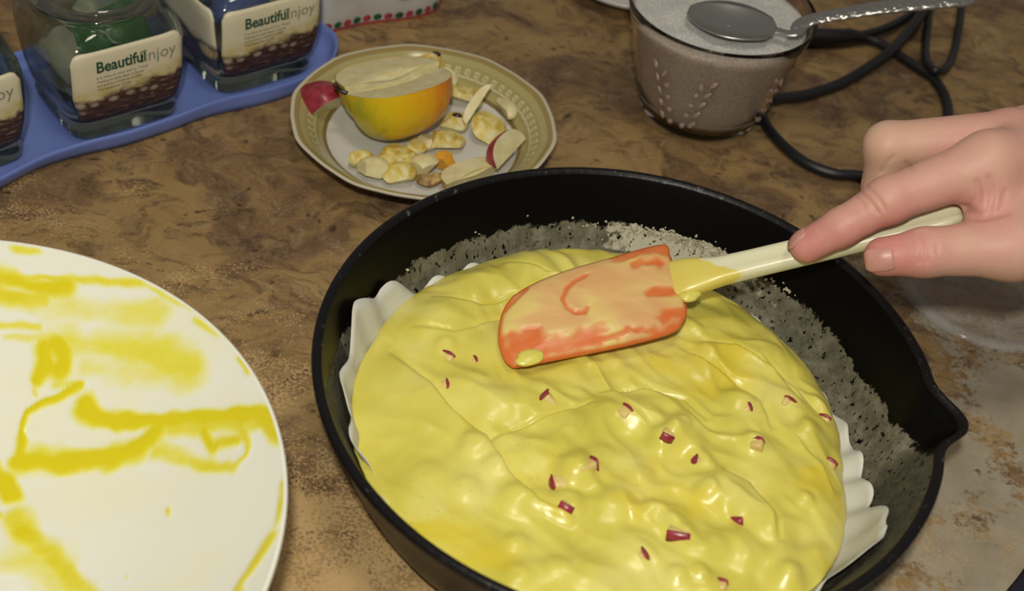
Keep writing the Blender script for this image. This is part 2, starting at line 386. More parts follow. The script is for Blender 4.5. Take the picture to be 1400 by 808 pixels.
# underside just over the paper
off = len(V); RB = edgeR(tt)*.985
for k in range(nth): V.append((RB[k]*math.cos(math.radians(tt[k])), RB[k]*math.sin(math.radians(tt[k])), float(wallz(RB[k]))+.0012))
for k in range(nth): V.append((.05*math.cos(math.radians(tt[k])), .05*math.sin(math.radians(tt[k])), .009))
for k in range(nth):
    k2 = (k+1) % nth
    F.append((k*nr+nr-1, k2*nr+nr-1, off+k2, off+k)); F.append((off+k, off+k2, off+nth+k2, off+nth+k))
F.append(tuple(off+nth+k for k in range(nth))[::-1])
t = NT('yolk_batter'); c = t.co()
col = t.ramp(t.noise(c, 30, 4, .5, .6), (.30, (.60, .53, .075)), (.50, (.70, .63, .125)), (.72, (.76, .70, .21)))
ylk = t.ramp(t.noise(t.mapping(c, (1, 1.6, 1), rot=(0, 0, .6)), 19, 2), (.60, 0.), (.70, .55))
col = t.mix(ylk, col, (.72, .56, .02))
bub = t.ramp(t.vor(c, 330), (.12, 1.), (.2, 0.)); bm = t.ramp(t.noise(c, 45, 2), (.52, 0.), (.60, 1.)); bm = t.math('MULTIPLY', bub, bm)
col = t.mix(t.math('MULTIPLY', bm, .3), col, (.42, .34, .04))
t.set(Base_Color=col, Roughness=.29, Specular_IOR_Level=.45, Subsurface_Weight=.25, Subsurface_Scale=.004, Subsurface_Radius=(1., .75, .2))
t.bump(t.math('SUBTRACT', t.math('MULTIPLY', t.noise(c, 160, 3), .6), t.math('MULTIPLY', bm, .5)), .22, .0008)
M_BATTER = t.m
bat = mesh('cake_batter', V, F, M_BATTER); bat.location = (PC[0], PC[1], 0)
tag(bat, 'thick glossy yellow cake batter spread in the frying pan', 'batter')
def bz(x, y):                               # world height of the batter below a pixel
    q = loc(x, y); 
    for _ in range(3): z = float(batter_h([q[0]], [q[1]])[0]); q = loc(x, y, z)
    return q[0]+PC[0], q[1]+PC[1], z
# apple bits in the batter
def apple_mats():
    t = NT('red_apple_skin'); c = t.co(); t.set(Base_Color=t.ramp(t.noise(c, 220, 3), (.3, (.20, .012, .028)), (.7, (.36, .045, .065))), Roughness=.3); a = t.m
    t = NT('apple_flesh'); c = t.co(); t.set(Base_Color=t.ramp(t.noise(c, 130, 4), (.3, (.60, .50, .22)), (.7, (.74, .68, .42))), Roughness=.42, Subsurface_Weight=.1, Subsurface_Scale=.003); t.bump(t.noise(c, 500), .15, .0005); b = t.m
    t = NT('yellow_apple_skin'); c = t.co(); x = t.xyz(c)
    st = t.noise(t.mapping(c, (4, 1, 1)), 55, 5, .6, .4)
    f = t.math('ADD', t.math('MULTIPLY_ADD', x[0], 13., .50), t.math('MULTIPLY', t.math('SUBTRACT', st, .5), .55))
    f = t.math('ADD', f, t.math('MULTIPLY', x[2], 5.))
    col = t.ramp(f, (.0, (.42, .42, .02)), (.16, (.68, .50, .012)), (.42, (.78, .42, .012)), (.66, (.74, .25, .02)), (.95, (.58, .085, .03)))
    dots = t.ramp(t.vor(c, 150), (.03, .6), (.05, 0.)); t.set(Base_Color=t.mix(t.math('MULTIPLY', dots, .5), col, (.75, .65, .3)), Roughness=.3); return a, b, t.m
M_RED, M_FLESH, M_YSKIN = apple_mats()
t = NT('pink_apple_flesh'); c = t.co(); t.set(Base_Color=t.ramp(t.noise(c, 300), (.3, (.66, .46, .16)), (.7, (.70, .58, .22))), Roughness=.3); M_PINK = t.m
BITS = [(611, 488, .0048, .0055, 70), (606, 524, .0040, .0045, 10), (756, 547, .0085, .0052, -20), (855, 560, .0040, .0050, 50), (772, 655, .0080, .0055, 20), (803, 634, .0065, .0048, 40), (776, 688, .0052, .0056, 75), (930, 724, .0052, .0085, 80), (876, 758, .0048, .0040, 20),
        (1010, 708, .0040, .0058, 60), (1037, 604, .0034, .0052, 80), (1021, 556, .0040, .0034, 15), (914, 590, .0038, .0050, 80), (957, 628, .0044, .0036, 0), (1078, 548, .0036, .0060, 60), (1128, 572, .0036, .0050, 70), (1134, 634, .0040, .0050, 60), (648, 492, .0030, .0034, 30), (985, 798, .0030, .0060, 80)]
BITL = {0: 'dark red apple bit in the batter off the rounded end of the spatula blade', 2: 'widest apple bit in the batter, below the spatula blade', 7: 'tall apple bit in the batter with a long red edge', 16: 'red apple bit at the batter edge beside the fluted parchment'}
for i, (x, y, sx, sy, ang) in enumerate(BITS):
    sx *= 1.25; sy *= 1.25; ang += 180 if i in (2, 4, 6, 7, 9, 12, 13) else 0
    wx, wy, wz = bz(x, y)
    e = empty('apple_bit', (wx, wy, wz-.0022), ANG(ang), label=BITL.get(i, 'small red-skinned apple bit half sunk in the yellow batter'), cat='apple piece', group='apple bits in the batter')
    me = bevel_box(sx, sy*.8, .0044, .0011, 2); o = link('flesh', me, M_PINK, e)
    o.rotation_euler = (random.uniform(-.6, .6), random.uniform(-.75, .1), 0)
    n = 7; V = []; 
    for k in range(n):
        s = -.5+k/(n-1)
        for zz_ in (-.0022, .0026): V.append((sx*.52+.0007*math.cos(s*PI), s*sy*.86, zz_))
    for k in range(n):
        s = -.5+k/(n-1)
        for zz_ in (-.0022, .0026): V.append((sx*.52-.0006, s*sy*.86, zz_))
    F = []
    for k in range(n-1):
        a_ = 2*k; F += [(a_, a_+1, a_+3, a_+2), (2*n+a_, 2*n+a_+2, 2*n+a_+3, 2*n+a_+1), (a_+1, 2*n+a_+1, 2*n+a_+3, a_+3), (a_, a_+2, 2*n+a_+2, 2*n+a_)]
    F += [(0, 2*n, 2*n+1, 1), (2*n-2, 2*n-1, 4*n-1, 4*n-2)]
    k_ = mesh('skin', V, F, M_RED, e, fix=True); k_.rotation_euler = o.rotation_euler

# ================================================================== SPATULA
SA = pz(925, 385, .0475); ST = pz(684, 452, .0375); SB = pz(1312, 293, .100)
ax = (ST-SA)/np.linalg.norm(ST-SA)
tr = np.cross([0, 0, 1], ax); tr /= np.linalg.norm(tr)
if tr[1] > 0: tr = -tr                       # points towards the cook
tr = tr*math.cos(.22)+np.array([0, 0, -1])*math.sin(.22); tr -= ax*(tr@ax); tr /= np.linalg.norm(tr)
nn = np.cross(ax, tr); nn = nn if nn[2] > 0 else -nn
OUT = [(915, 352), (912, 340), (900, 338), (870, 345), (830, 357), (780, 371), (735, 388), (705, 405), (690, 422), (682, 445), (681, 470), (688, 492), (697, 502), (707, 504), (750, 496), (830, 480), (890, 466), (922, 455), (934, 442), (938, 425), (932, 400), (922, 370)]
pts = np.array([pplane(x, y, SA, nn) for x, y in OUT]); pts = np.vstack([pts, pts[:1]])
oc = catmull(pts, 8)[:-1]; cen = oc.mean(0)
l2 = np.stack([(oc-SA)@ax, (oc-SA)@tr], 1); c2 = np.array([(cen-SA)@ax, (cen-SA)@tr])
NR = 46; no = len(oc); V = []; film = []
px_of = lambda P: (700+FPX*((P-CPOS)@CX)/((P-CPOS)@FWD), 404-FPX*((P-CPOS)@CY)/((P-CPOS)@FWD))
STROKE_OR = [([(802, 384), (786, 391), (773, 404), (768, 418), (773, 429), (784, 436), (797, 436), (800, 430)], 3.4), ([(700, 488), (760, 478), (820, 466)], 13.), ([(702, 470), (725, 465)], 12.), ([(890, 412), (925, 402)], 8.), ([(905, 440), (930, 436)], 9.), ([(840, 358), (905, 344)], 10.), ([(862, 374), (900, 366)], 7.), ([(820, 472), (920, 452)], 5.), ([(690, 430), (720, 400)], 3.)]
for sgn in (1, -1):
    for i in range(NR):
        s = 1-i/(NR-1)
        for k in range(no):
            q = c2+(l2[k]-c2)*s
            hgt = .0032*(1-max(0, s)**5)+.0007
            P = SA+ax*q[0]+tr*q[1]
            if sgn > 0:
                x, y = px_of(P); f = 1.; jx = 9*float(perlin(np.array([x/14.]), np.array([y/14.]))[0])+14*float(perlin(np.array([x/45.]), np.array([y/45.]))[0]); jy = 8*float(perlin(np.array([x/16.+9]), np.array([y/12.]))[0])+8*float(perlin(np.array([x/50.+4]), np.array([y/40.]))[0])
                f *= float(sstep(0, .07, 1-s))
                for ln, w_ in STROKE_OR:
                    jk = .25 if w_ < 4 else 1.; d = seg_dist(np.array([[x+jx*jk, y+jy*jk]]), ln)[0]; f *= .22+.78*float(sstep(.30*w_, 1.55*w_, d))
                f *= .78+.22*float(fbm(np.array([x/40.]), np.array([y/22.]), 3)[0]+.5)
                hgt += .0009*f
            else: f = 0.
            film.append(f); V.append(P+nn*hgt*sgn+nn*.0012)
F = grid_faces(NR, no, False)
F = []
for sgn in (0, 1):
    o_ = sgn*NR*no
    for i in range(NR-1):
        for k in range(no):
            a_ = o_+i*no+k; b_ = o_+i*no+(k+1) % no; F.append((a_, b_, b_+no, a_+no) if sgn == 0 else (a_, a_+no, b_+no, b_))
for k in range(no): F.append((k, (k+1) % no, NR*no+(k+1) % no, NR*no+k)[::-1])
t = NT('orange_silicone_with_batter'); c = t.co(); fa = t.at('film')
fa2 = t.math('ADD', fa, t.math('MULTIPLY', t.math('SUBTRACT', t.noise(c, 110, 4), .5), .45))
thin = t.ramp(fa2, (.15, .05), (.75, .90))
fc = t.ramp(t.noise(t.mapping(c, (1, 2, 1)), 38, 3, .5, .5), (.35, (.68, .40, .17)), (.52, (.72, .50, .20)), (.64, (.74, .60, .20)))
t.set(Base_Color=t.mix(thin, (.68, .145, .030), fc), Roughness=.33, Subsurface_Weight=.05, Subsurface_Scale=.002)
t.bump(t.math('MULTIPLY', thin, .6), .4, .0006)
spa = empty('spatula', SA, label='orange silicone spatula with cream handle, smeared with batter, held in the hand', cat='spatula')
sh = mesh('silicone_blade', np.array(V)-SA, F, t.m, spa, fix=True); attr(sh, 'film', film)
# handle
hd = SB-SA; hl = np.linalg.norm(hd); hd /= hl
wd = np.cross(nn, hd); wd /= np.linalg.norm(wd); hn = np.cross(hd, wd)
hn = hn if hn[2] > 0 else -hn
V = []; NS = 60; K = 28; yl = []
for i in range(NS):
    s = i/(NS-1); d = -.006+s*(hl+.007)
    wv = np.interp(d, [-.006, .0, .008, .020, .035, .07, hl-.03, hl-.006, hl+.001], [.0092, .0098, .0090, .0068, .0064, .0062, .0058, .0062, .0035])
    hv = np.interp(d, [-.006, .004, .02, .05, hl-.03, hl-.004, hl+.001], [.0022, .0040, .0046, .0046, .0042, .0042, .0022])
    cpt = hd*d+nn*.0020*(1-sstep(0, .02, d))
    for k in range(K):
        a_ = 2*PI*k/K; ca, sa = math.cos(a_), math.sin(a_)
        x_ = abs(ca)**.7*math.copysign(1, ca)*wv; y_ = abs(sa)**.7*math.copysign(1, sa)*hv
        if sa > 0: y_ -= .0011*math.exp(-(x_/(wv*.35))**2)*float(sstep(.012, .03, d))
        V.append(cpt+wd*x_+hn*y_)
        yl.append(float(1-sstep(.012, .030, d+.004*math.sin(a_*2)+.006*(ca if wd[1] > 0 else -ca))))
F = []
for i in range(NS-1):
    for k in range(K):
        a_ = i*K+k; b_ = i*K+(k+1) % K; F.append((a_, b_, b_+K, a_+K))
F += [tuple(range(K)), tuple(range((NS-1)*K, NS*K))]
t = NT('cream_plastic'); c = t.co(); y_ = t.math('ADD', t.at('yolk'), t.math('MULTIPLY', t.math('SUBTRACT', t.noise(c, 150, 3), .5), .9))
t.set(Base_Color=t.mix(t.ramp(y_, (.4, 0.), (.62, .9)), (.74, .72, .50), (.70, .58, .08)), Roughness=.32)
ho = mesh('handle', V, F, t.m, spa, fix=True); attr(ho, 'yolk', yl)
# blob of batter at the blade's corner and on the collar
for (x, y, rx, ry, rz_) in ((724, 489, .0062, .0040, .0016), (938, 372, .0055, .0042, .0020), (943, 404, .0052, .0030, .0018)):
    P = pplane(x, y, SA+nn*.004, nn)-SA
    b = bmesh.new(); bmesh.ops.create_icosphere(b, subdivisions=3, radius=1)
    for v in b.verts:
        k_ = 1+.25*float(perlin(np.array([v.co.x*1.7+x]), np.array([v.co.y*1.7+y]))[0]); q = -ax*v.co.x*rx*k_+tr*v.co.y*ry*k_+nn*v.co.z*rz_; v.co = Vector(P+q)
    me = bpy.data.meshes.new('blob'); b.to_mesh(me); b.free(); link('batter_blob', me, M_BATTER, spa)

# ================================================================== HAND
def rcone(P, a, b, ra, rb):
    a = np.asarray(a, np.float32); b = np.asarray(b, np.float32); ab = b-a
    t_ = np.clip(((P-a)@ab)/(ab@ab), 0, 1)
    return np.linalg.norm(P-a-t_[..., None]*ab, axis=-1)-(ra+(rb-ra)*t_)
def smin(a, b, k):
    h = np.clip(.5+.5*(b-a)/k, 0, 1); return b+(a-b)*h-k*h*(1-h)
J = dict(iT=pd(1104, 336, .5665), iD=pd(1150, 311, .5605), iP=pd(1213, 274, .5545), iM=pd(1352, 222, .552),
         tT=pd(1208, 351, .5515), tI=pd(1264, 345, .548), tM=pd(1385, 337, .546), tC=pd(1490, 300, .556),
         mP=pd(1214, 199, .579), mM=pd(1380, 188, .572), mD=pd(1207, 256, .590), mT=pd(1240, 292, .592),
         rP=pd(1243, 205, .601), rM=pd(1405, 180, .592), rD=pd(1240, 260, .610), rT=pd(1272, 290, .608),
         pP=pd(1292, 212, .621), pM=pd(1432, 182, .611), pD=pd(1290, 256, .626), pT=pd(1312, 284, .621),
         w1=pd(1520, 205, .580), w2=pd(1520, 262, .570), fa=pd(1640, 245, .572), fe=pd(2060, 300, .560))
WEB0, WEB1 = pd(1354, 258, .553), pd(1356, 312, .552)
WRK = []                                    # skin creases: polylines on the surface
def crease(pts, amp, w_): WRK.append((pts, amp, w_))
crease([(1176, 262, .546), (1190, 276, .542), (1200, 290, .544)], .0009, .0011)
crease([(1184, 256, .546), (1199, 270, .542), (1209, 286, .544)], .0007, .0010)
crease([(1170, 268, .547), (1182, 282, .544)], .0006, .0010)
crease([(1257, 318, .541), (1262, 338, .536), (1258, 358, .538)], .0007, .0010)
crease([(1266, 318, .541), (1271, 338, .536), (1268, 358, .538)], .0006, .0010)
crease([(1278, 322, .541), (1281, 345, .536)], .0005, .0010)
crease([(1318, 286, .548), (1340, 296, .540), (1372, 290, .538)], .0022, .0020)
crease([(1322, 284, .545), (1338, 270, .540), (1336, 250, .538)], .0010, .0014)
crease([(1352, 292, .540), (1356, 268, .538), (1352, 244, .537)], .0008, .0014)
crease([(1368, 288, .540), (1374, 262, .537)], .0006, .0013)
crease([(1205, 236, .566), (1214, 222, .566), (1222, 214, .566)], .0006, .0010)
crease([(1238, 222, .566), (1248, 232, .566)], .0005, .0010)
def hand_sdf(P):
    j = J
    idx = smin(smin(rcone(P, j['iT'], j['iD'], .0074, .0082), rcone(P, j['iD'], j['iP'], .0080, .0093), .003), rcone(P, j['iP'], j['iM'], .0094, .0122), .004)
    idx = smin(idx, np.linalg.norm(P-(j['iP']*.96+j['iM']*.04), axis=-1)-.0094, .003)
    th_ = smin(smin(rcone(P, j['tT'], j['tI'], .0082, .0100), rcone(P, j['tI'], j['tM'], .0098, .0128), .004), rcone(P, j['tM'], j['tC'], .0130, .0170), .008)
    def fing(a, r):
        f = smin(rcone(P, j[a+'T'], j[a+'D'], r*.82, r*.9), rcone(P, j[a+'D'], j[a+'P'], r*.9, r), .003)
        return smin(f, rcone(P, j[a+'P'], j[a+'M'], r*1.02, r*1.2), .004)
    mid = fing('m', .0100); rin = fing('r', .0096); pin = fing('p', .0086)
    palm = rcone(P, j['iM'], j['w1'], .0125, .0185)
    for a, r in (('m', .0125), ('r', .0120), ('p', .0115)): palm = smin(palm, rcone(P, j[a+'M'], j['w1'], r, .0185), .010)
    palm = smin(palm, rcone(P, j['tC'], j['w2'], .0165, .0200), .012)
    palm = smin(palm, rcone(P, (j['iM']+j['tM'])/2+np.array([.012, .006, -.010]), (j['tC']+j['w1'])/2, .0125, .0170), .010)
    palm = smin(palm, rcone(P, j['tM'], j['iM']*.6+j['w1']*.4, .0105, .0110), .008)
    palm = smin(palm, rcone(P, WEB0, WEB1, .0112, .0112), .006)
    arm = smin(rcone(P, (j['w1']+j['w2'])/2, j['fa'], .0250, .0275), rcone(P, j['fa'], j['fe'], .0275, .0400), .012)
    palm = smin(palm, arm, .016)
    d = smin(palm, idx, .007); d = smin(d, th_, .0055); d = smin(d, mid, .0030); d = smin(d, smin(rin, pin, .0016), .0016)
    for ln, amp, w_ in WRK:
        lo = ln.min(0)-.006; hi = ln.max(0)+.006
        m = np.all((P > lo) & (P < hi), axis=-1)
        if m.any():
            Q = P[m]; d[m] += amp*np.exp(-(seg_dist(Q.astype(float), ln)/w_)**2)
    return d
_w = WRK; WRK = []
for pts_, amp, w_ in _w:                      # lay every crease on the skin
    cc = catmull([(a, b) for a, b, _ in pts_], 4); out = []
    for x_, y_ in cc:
        ds = np.linspace(.50, .60, 140); dd = hand_sdf(np.array([pd(x_, y_, q) for q in ds], np.float32)); k_ = int(np.argmax(dd < 0))
        out.append(pd(x_, y_, ds[k_] if dd[k_] < 0 else .55))
    WRK.append((np.array(out), amp*1.05, w_))
def surface_nets(sdf, lo, hi, h):
    n = np.ceil((np.array(hi)-lo)/h).astype(int)+1
    gx, gy, gz = [np.array(lo[i]+h*np.arange(n[i]), np.float32) for i in range(3)]
    # coarse pass first, refine only near the surface
    S = 6; cx, cy, cz = gx[::S], gy[::S], gz[::S]
    Pc = np.stack(np.meshgrid(cx, cy, cz, indexing='ij'), -1); Dc = sdf(Pc.reshape(-1, 3)).reshape(Pc.shape[:3])
    D = np.repeat(np.repeat(np.repeat(Dc, S, 0), S, 1), S, 2)
    pad = [(0, max(0, n[i]-D.shape[i])) for i in range(3)]; D = np.pad(D, pad, mode='edge')[:n[0], :n[1], :n[2]]
    near = np.abs(D) < h*S*2.2
    ii = np.argwhere(near); Pn = np.stack([gx[ii[:, 0]], gy[ii[:, 1]], gz[ii[:, 2]]], 1); D[near] = sdf(Pn)
    s = D < 0
    cnt = sum(s[a:n[0]-1+a, b:n[1]-1+b, c_:n[2]-1+c_].astype(np.int8) for a in (0, 1) for b in (0, 1) for c_ in (0, 1))
    act = (cnt > 0) & (cnt < 8); idx = np.full(act.shape, -1, int); cells = np.argwhere(act); idx[act] = np.arange(len(cells))
    acc = np.zeros((len(cells), 3)); num = np.zeros(len(cells))
    cor = [(a, b, c_) for a in (0, 1) for b in (0, 1) for c_ in (0, 1)]
    for p in cor:
        for q in cor:
            if sum(q)-sum(p) == 1 and sum(abs(q[i]-p[i]) for i in range(3)) == 1:
                v0 = D[cells[:, 0]+p[0], cells[:, 1]+p[1], cells[:, 2]+p[2]]; v1 = D[cells[:, 0]+q[0], cells[:, 1]+q[1], cells[:, 2]+q[2]]
                m = (v0 < 0) != (v1 < 0); t_ = np.where(m, v0/np.where(m, v0-v1, 1), 0)
                for i in range(3): acc[:, i] += np.where(m, p[i]+(q[i]-p[i])*t_, 0)
                num += m
    Vv = np.array(lo)+h*(cells+acc/num[:, None])
    Fq = []
    for axn in range(3):
        o1, o2 = [i for i in range(3) if i != axn]
        sl0 = [slice(None)]*3; sl1 = [slice(None)]*3; sl0[axn] = slice(0, -1); sl1[axn] = slice(1, None)
        e = np.argwhere(s[tuple(sl0)] != s[tuple(sl1)])
        e = e[(e[:, o1] > 0) & (e[:, o2] > 0) & (e[:, o1] < n[o1]-1) & (e[:, o2] < n[o2]-1)]
        u1 = np.zeros(3, int); u1[o1] = 1; u2 = np.zeros(3, int); u2[o2] = 1
        q = [idx[tuple((e-x).T)] for x in (u1*0, u1, u1+u2, u2)]; Q = np.stack(q, 1)
        fl = s[tuple(e.T)]; fl = fl if axn != 1 else ~fl
        Q[fl] = Q[fl][:, ::-1]; Fq.append(Q)
    Fq = np.vstack(Fq); Fq = Fq[(Fq >= 0).all(1)]
    # pull the vertices onto the surface
    for _ in range(2):
        d0 = sdf(Vv); g = np.stack([(sdf(Vv+np.eye(3)[i]*2e-4)-d0)/2e-4 for i in range(3)], 1)
        g /= np.linalg.norm(g, axis=1)[:, None]+1e-9; Vv = Vv-np.clip(d0, -h, h)[:, None]*g
    return Vv, Fq
allj = np.array(list(J.values()))
HV, HF = surface_nets(hand_sdf, allj.min(0)-.045, allj.max(0)+.045, .0009)
red = np.zeros(len(HV))
for k_, r_, a_ in (('iT', .018, .9), ('tT', .016, .7), ('iP', .013, .35), ('tI', .014, .25), ('mP', .016, -.35), ('iM', .022, .35), ('mM', .02, .1)):
    red += a_*np.exp(-(np.linalg.norm(HV-J[k_], axis=1)/r_)**2)
t = NT('skin'); c = t.co()
f = t.math('ADD', t.math('MULTIPLY', t.at('red'), .55), t.math('MULTIPLY_ADD', t.noise(c, 45, 4), .8, -.10))
col = t.ramp(f, (.05, (.62, .41, .29)), (.35, (.62, .345, .275)), (.7, (.60, .255, .225)), (1., (.52, .175, .165)))
t.set(Base_Color=col, Roughness=.48, Specular_IOR_Level=.35, Subsurface_Weight=.18, Subsurface_Scale=.006, Subsurface_Radius=(1., .35, .2))
h1 = t.noise(c, 420, 4, .6); h2 = t.vor(c, 900); t.bump(t.math('ADD', h1, t.math('MULTIPLY', h2, .5)), .22, .0005)
M_SKIN = t.m
orig = J['w1']
per = empty('person', orig, label='right hand and bare forearm of a person gripping the spatula handle', cat='person')
ho = mesh('hand', HV-orig, HF, M_SKIN, per, fix=True); attr(ho, 'red', red)
t = NT('fingernail'); c = t.co(); t.set(Base_Color=t.ramp(t.noise(c, 200), (.3, (.52, .24, .20)), (.7, (.58, .29, .245))), Roughness=.36); M_NAIL = t.m
def nail(tip, joint, side, L, W, r, back):
    """curved plate on the finger: tip/joint centres, side = direction the nail faces"""
    a_ = (tip-joint)/np.linalg.norm(tip-joint); s_ = side-a_*(side@a_); s_ /= np.linalg.norm(s_); b_ = np.cross(a_, s_)
    V = []; nu, nv = 9, 13
    for lay in (0, 1):
        for i in range(nu):
            u = i/(nu-1)
            for k in range(nv):
                v = -1+2*k/(nv-1)
                ww = W*math.sqrt(max(0, 1-(max(0, (u-.72))/.36)**2))*(1-.10*(1-u))
                if u < .15: ww *= .82+.18*u/.15
                ang = v*ww/r
                P = tip+a_*(back+L*(u-.5)); q = P+s_*(math.cos(ang)*r)+b_*(math.sin(ang)*r)
                d0 = float(hand_sdf(np.array([q], np.float32))[0])
                V.append(q-s_*(d0-(.0004 if lay == 0 else -.0006))-orig)
    n = nu*nv; F = [f for f in grid_faces(nu, nv)]+[tuple(x+n for x in f)[::-1] for f in grid_faces(nu, nv)]
    rim = [k for k in range(nv)]+[i*nv+nv-1 for i in range(1, nu)]+[(nu-1)*nv+k for k in range(nv-2, -1, -1)]+[i*nv for i in range(nu-2, 0, -1)]
    for x_, y_ in zip(rim, rim[1:]+rim[:1]): F.append((x_, y_, y_+n, x_+n))
    mesh('fingernail', V, F, M_NAIL, per, fix=True)
nail(J['tT'], J['tI'], -FWD-.25*CY-.35*CX, .0115, .0056, .0080, .0022)
nail(J['iT'], J['iD'], .85*CY-.35*FWD-.6*CX, .0095, .0048, .0074, .0020)
# sleeve of the dotted navy garment, up the forearm
t = NT('navy_dotted_cotton'); c = t.co()
dots = t.ramp(t.vor(t.mapping(c, (1, .55, 1), rot=(0, 0, .7)), 150, rnd=.55), (.17, 1.), (.22, 0.))
t.set(Base_Color=t.mix(dots, (.010, .011, .034), (.62, .62, .60)), Roughness=.9); t.bump(t.noise(c, 900, 2), .3, .0005); M_NAVY = t.m
sv0 = J['fa']*.45+J['fe']*.55
axs = (J['fe']-J['fa'])/np.linalg.norm(J['fe']-J['fa'])
prof_path = [sv0+axs*d for d in np.linspace(0, .085, 14)]
V, F = tube(prof_path, [.0405+.0012*math.sin(k*1.7)+.0003*k for k in range(14)], 28, cap=False)
V = np.array(V)-orig; so = mesh('sleeve', V, F, M_NAVY, per, fix=True); md = so.modifiers.new('t', 'SOLIDIFY'); md.thickness = .0015

# ================================================================== MIXING BOWL
BC = np.array([-.1970, .2585]); BR = .1322; BH = .062
iz = lambda r: .006+(BH-.006)*(np.clip((np.asarray(r, float)-.035)/(BR-.035), 0, 1)**1.9)
nb, ntb = 150, 400
def bowl_hit(x, y):
    d = ray(x, y); lo, hi = (BH-CAMH)/d[2], (0-CAMH)/d[2]; best = None
    for tt_ in np.linspace(lo, hi, 160):
        q = CPOS+d*tt_; e = q[2]-float(iz(np.hypot(q[0]-BC[0], q[1]-BC[1])))
        if e <= 0: return q
    return CPOS+d*hi
SM = [  # strokes of left-over batter: pixels, half width m, strength
 ([(-60, 375), (20, 385), (60, 395), (95, 392)], .0055, .9), ([(40, 380), (120, 384), (190, 388)], .0022, .75), ([(-60, 400), (0, 405), (60, 408)], .0050, .85), ([(70, 420), (140, 425), (220, 432)], .0070, .42), ([(-20, 445), (50, 446)], .0020, .6), ([(10, 462), (60, 462), (80, 460)], .0028, .55),
 ([(60, 475), (62, 500), (55, 520)], .0050, .95), ([(75, 470), (90, 490), (80, 510)], .0060, .9), ([(90, 468), (180, 478), (260, 500)], .0100, .55), ([(120, 500), (200, 505), (270, 510)], .0080, .38), ([(50, 525), (52, 540)], .0025, .5),
 ([(112, 527), (88, 542), (60, 552), (40, 565), (30, 590), (28, 620), (35, 640)], .0026, .95), ([(75, 527), (108, 524)], .0020, .6), ([(120, 550), (130, 570), (160, 578)], .0048, 1.), ([(135, 575), (200, 578), (270, 572), (340, 566), (375, 575)], .0042, .98), ([(230, 590), (300, 580), (360, 580)], .0034, .7), ([(28, 630), (80, 635), (140, 628), (190, 612), (215, 588)], .0062, .88), ([(215, 620), (270, 635), (320, 640)], .0038, .6), ([(280, 590), (290, 612), (300, 605), (325, 602)], .0026, .8), ([(330, 590), (340, 615), (322, 635)], .0026, .7), ([(350, 570), (372, 592), (380, 598)], .0034, .95),
 ([(-10, 640), (10, 665), (15, 680)], .0045, .95), ([(18, 715), (40, 735), (70, 760), (110, 800), (140, 840)], .0060, .75), ([(40, 770), (80, 790), (110, 830)], .0120, .5), ([(-30, 690), (0, 710)], .0030, .6), ([(230, 698), (232, 702)], .0012, .7), ([(175, 788), (178, 792)], .0016, .6),
 ([(385, 660), (383, 690), (378, 715)], .0022, .9), ([(370, 735), (350, 770), (330, 800), (318, 830)], .0040, .9), ([(328, 490), (340, 505)], .0020, .7), ([(270, 440), (300, 460)], .0014, .6), ([(200, 390), (260, 425)], .0012, .5), ([(20, 342), (60, 344)], .0016, .7)]
SMW = [(np.array([bowl_hit(*q) for q in catmull(ln, 4)]), w_, s_) for ln, w_, s_ in SM]
V = []; ri = BR*(np.linspace(0, 1, nb)**.8)
for i in range(ntb):
    a_ = 2*PI*i/ntb
    for r in ri: V.append((r*math.cos(a_), r*math.sin(a_), float(iz(r))))
V = np.array(V); W3 = V+np.array([BC[0], BC[1], 0])
vis = (W3[:, 1] > .10) & (W3[:, 0] > -.34); smear = np.zeros(len(V)); Q = W3[vis]; sm_ = np.zeros(len(Q))
jit = .0016*np.stack([perlin(Q[:, 0]*140, Q[:, 1]*140), perlin(Q[:, 0]*140+31, Q[:, 1]*140), np.zeros(len(Q))], 1)+.004*np.stack([perlin(Q[:, 0]*45, Q[:, 1]*45), perlin(Q[:, 0]*45+11, Q[:, 1]*45), np.zeros(len(Q))], 1)*.5
wmod = np.clip(1.+.8*fbm(Q[:, 0]*45+3, Q[:, 1]*60, 3), .45, 1.7)
for ln, w_, s_ in SMW:
    d = seg_dist(Q+jit, ln)/wmod; sm_ = np.maximum(sm_, s_*(1-sstep(.15*w_, 1.35*w_, d)))
smear[vis] = sm_
V[:, 2] += smear*.0007
prof = [(BR, BH), (BR+.0003, BH+.0005), (BR+.0009, BH+.0006), (BR+.0015, BH+.0002), (BR+.0016, BH-.001), (BR+.0008, BH-.004), (BR-.006, BH-.012), (.112, .030), (.085, .012), (.060, .005), (.050, .003), (.047, 0), (0, 0)]
V2, F2 = lathe(prof, ntb); F = grid_faces(ntb, nb, True)+[tuple(x+len(V) for x in f) for f in F2]
t = NT('white_bowl_with_batter'); c = t.co(); s_ = t.at('smear')
f = t.math('ADD', s_, t.math('MULTIPLY', t.math('SUBTRACT', t.noise(t.mapping(c, (1, 1.8, 1)), 80, 5), .5), .55))
f = t.math('MULTIPLY', f, t.ramp(s_, (.02, 0.), (.15, 1.)))
f = t.math('ADD', f, t.math('MULTIPLY', t.ramp(t.noise(t.mapping(c, (1, 1.6, 1)), 11, 3), (.42, 0.), (.7, 1.)), .20))
col = t.ramp(f, (.06, (.80, .80, .71)), (.34, (.79, .77, .40)), (.62, (.76, .70, .09)), (.9, (.70, .60, .012)))
t.set(Base_Color=col, Roughness=.22, Specular_IOR_Level=.5); t.bump(t.math('MULTIPLY', f, .5), .3, .0008)
bo = mesh('mixing_bowl', list(V)+[np.array(v) for v in V2], F, t.m, None); bo.location = (BC[0], BC[1], 0)
attr(bo, 'smear', np.concatenate([smear, np.zeros(len(V2))]))
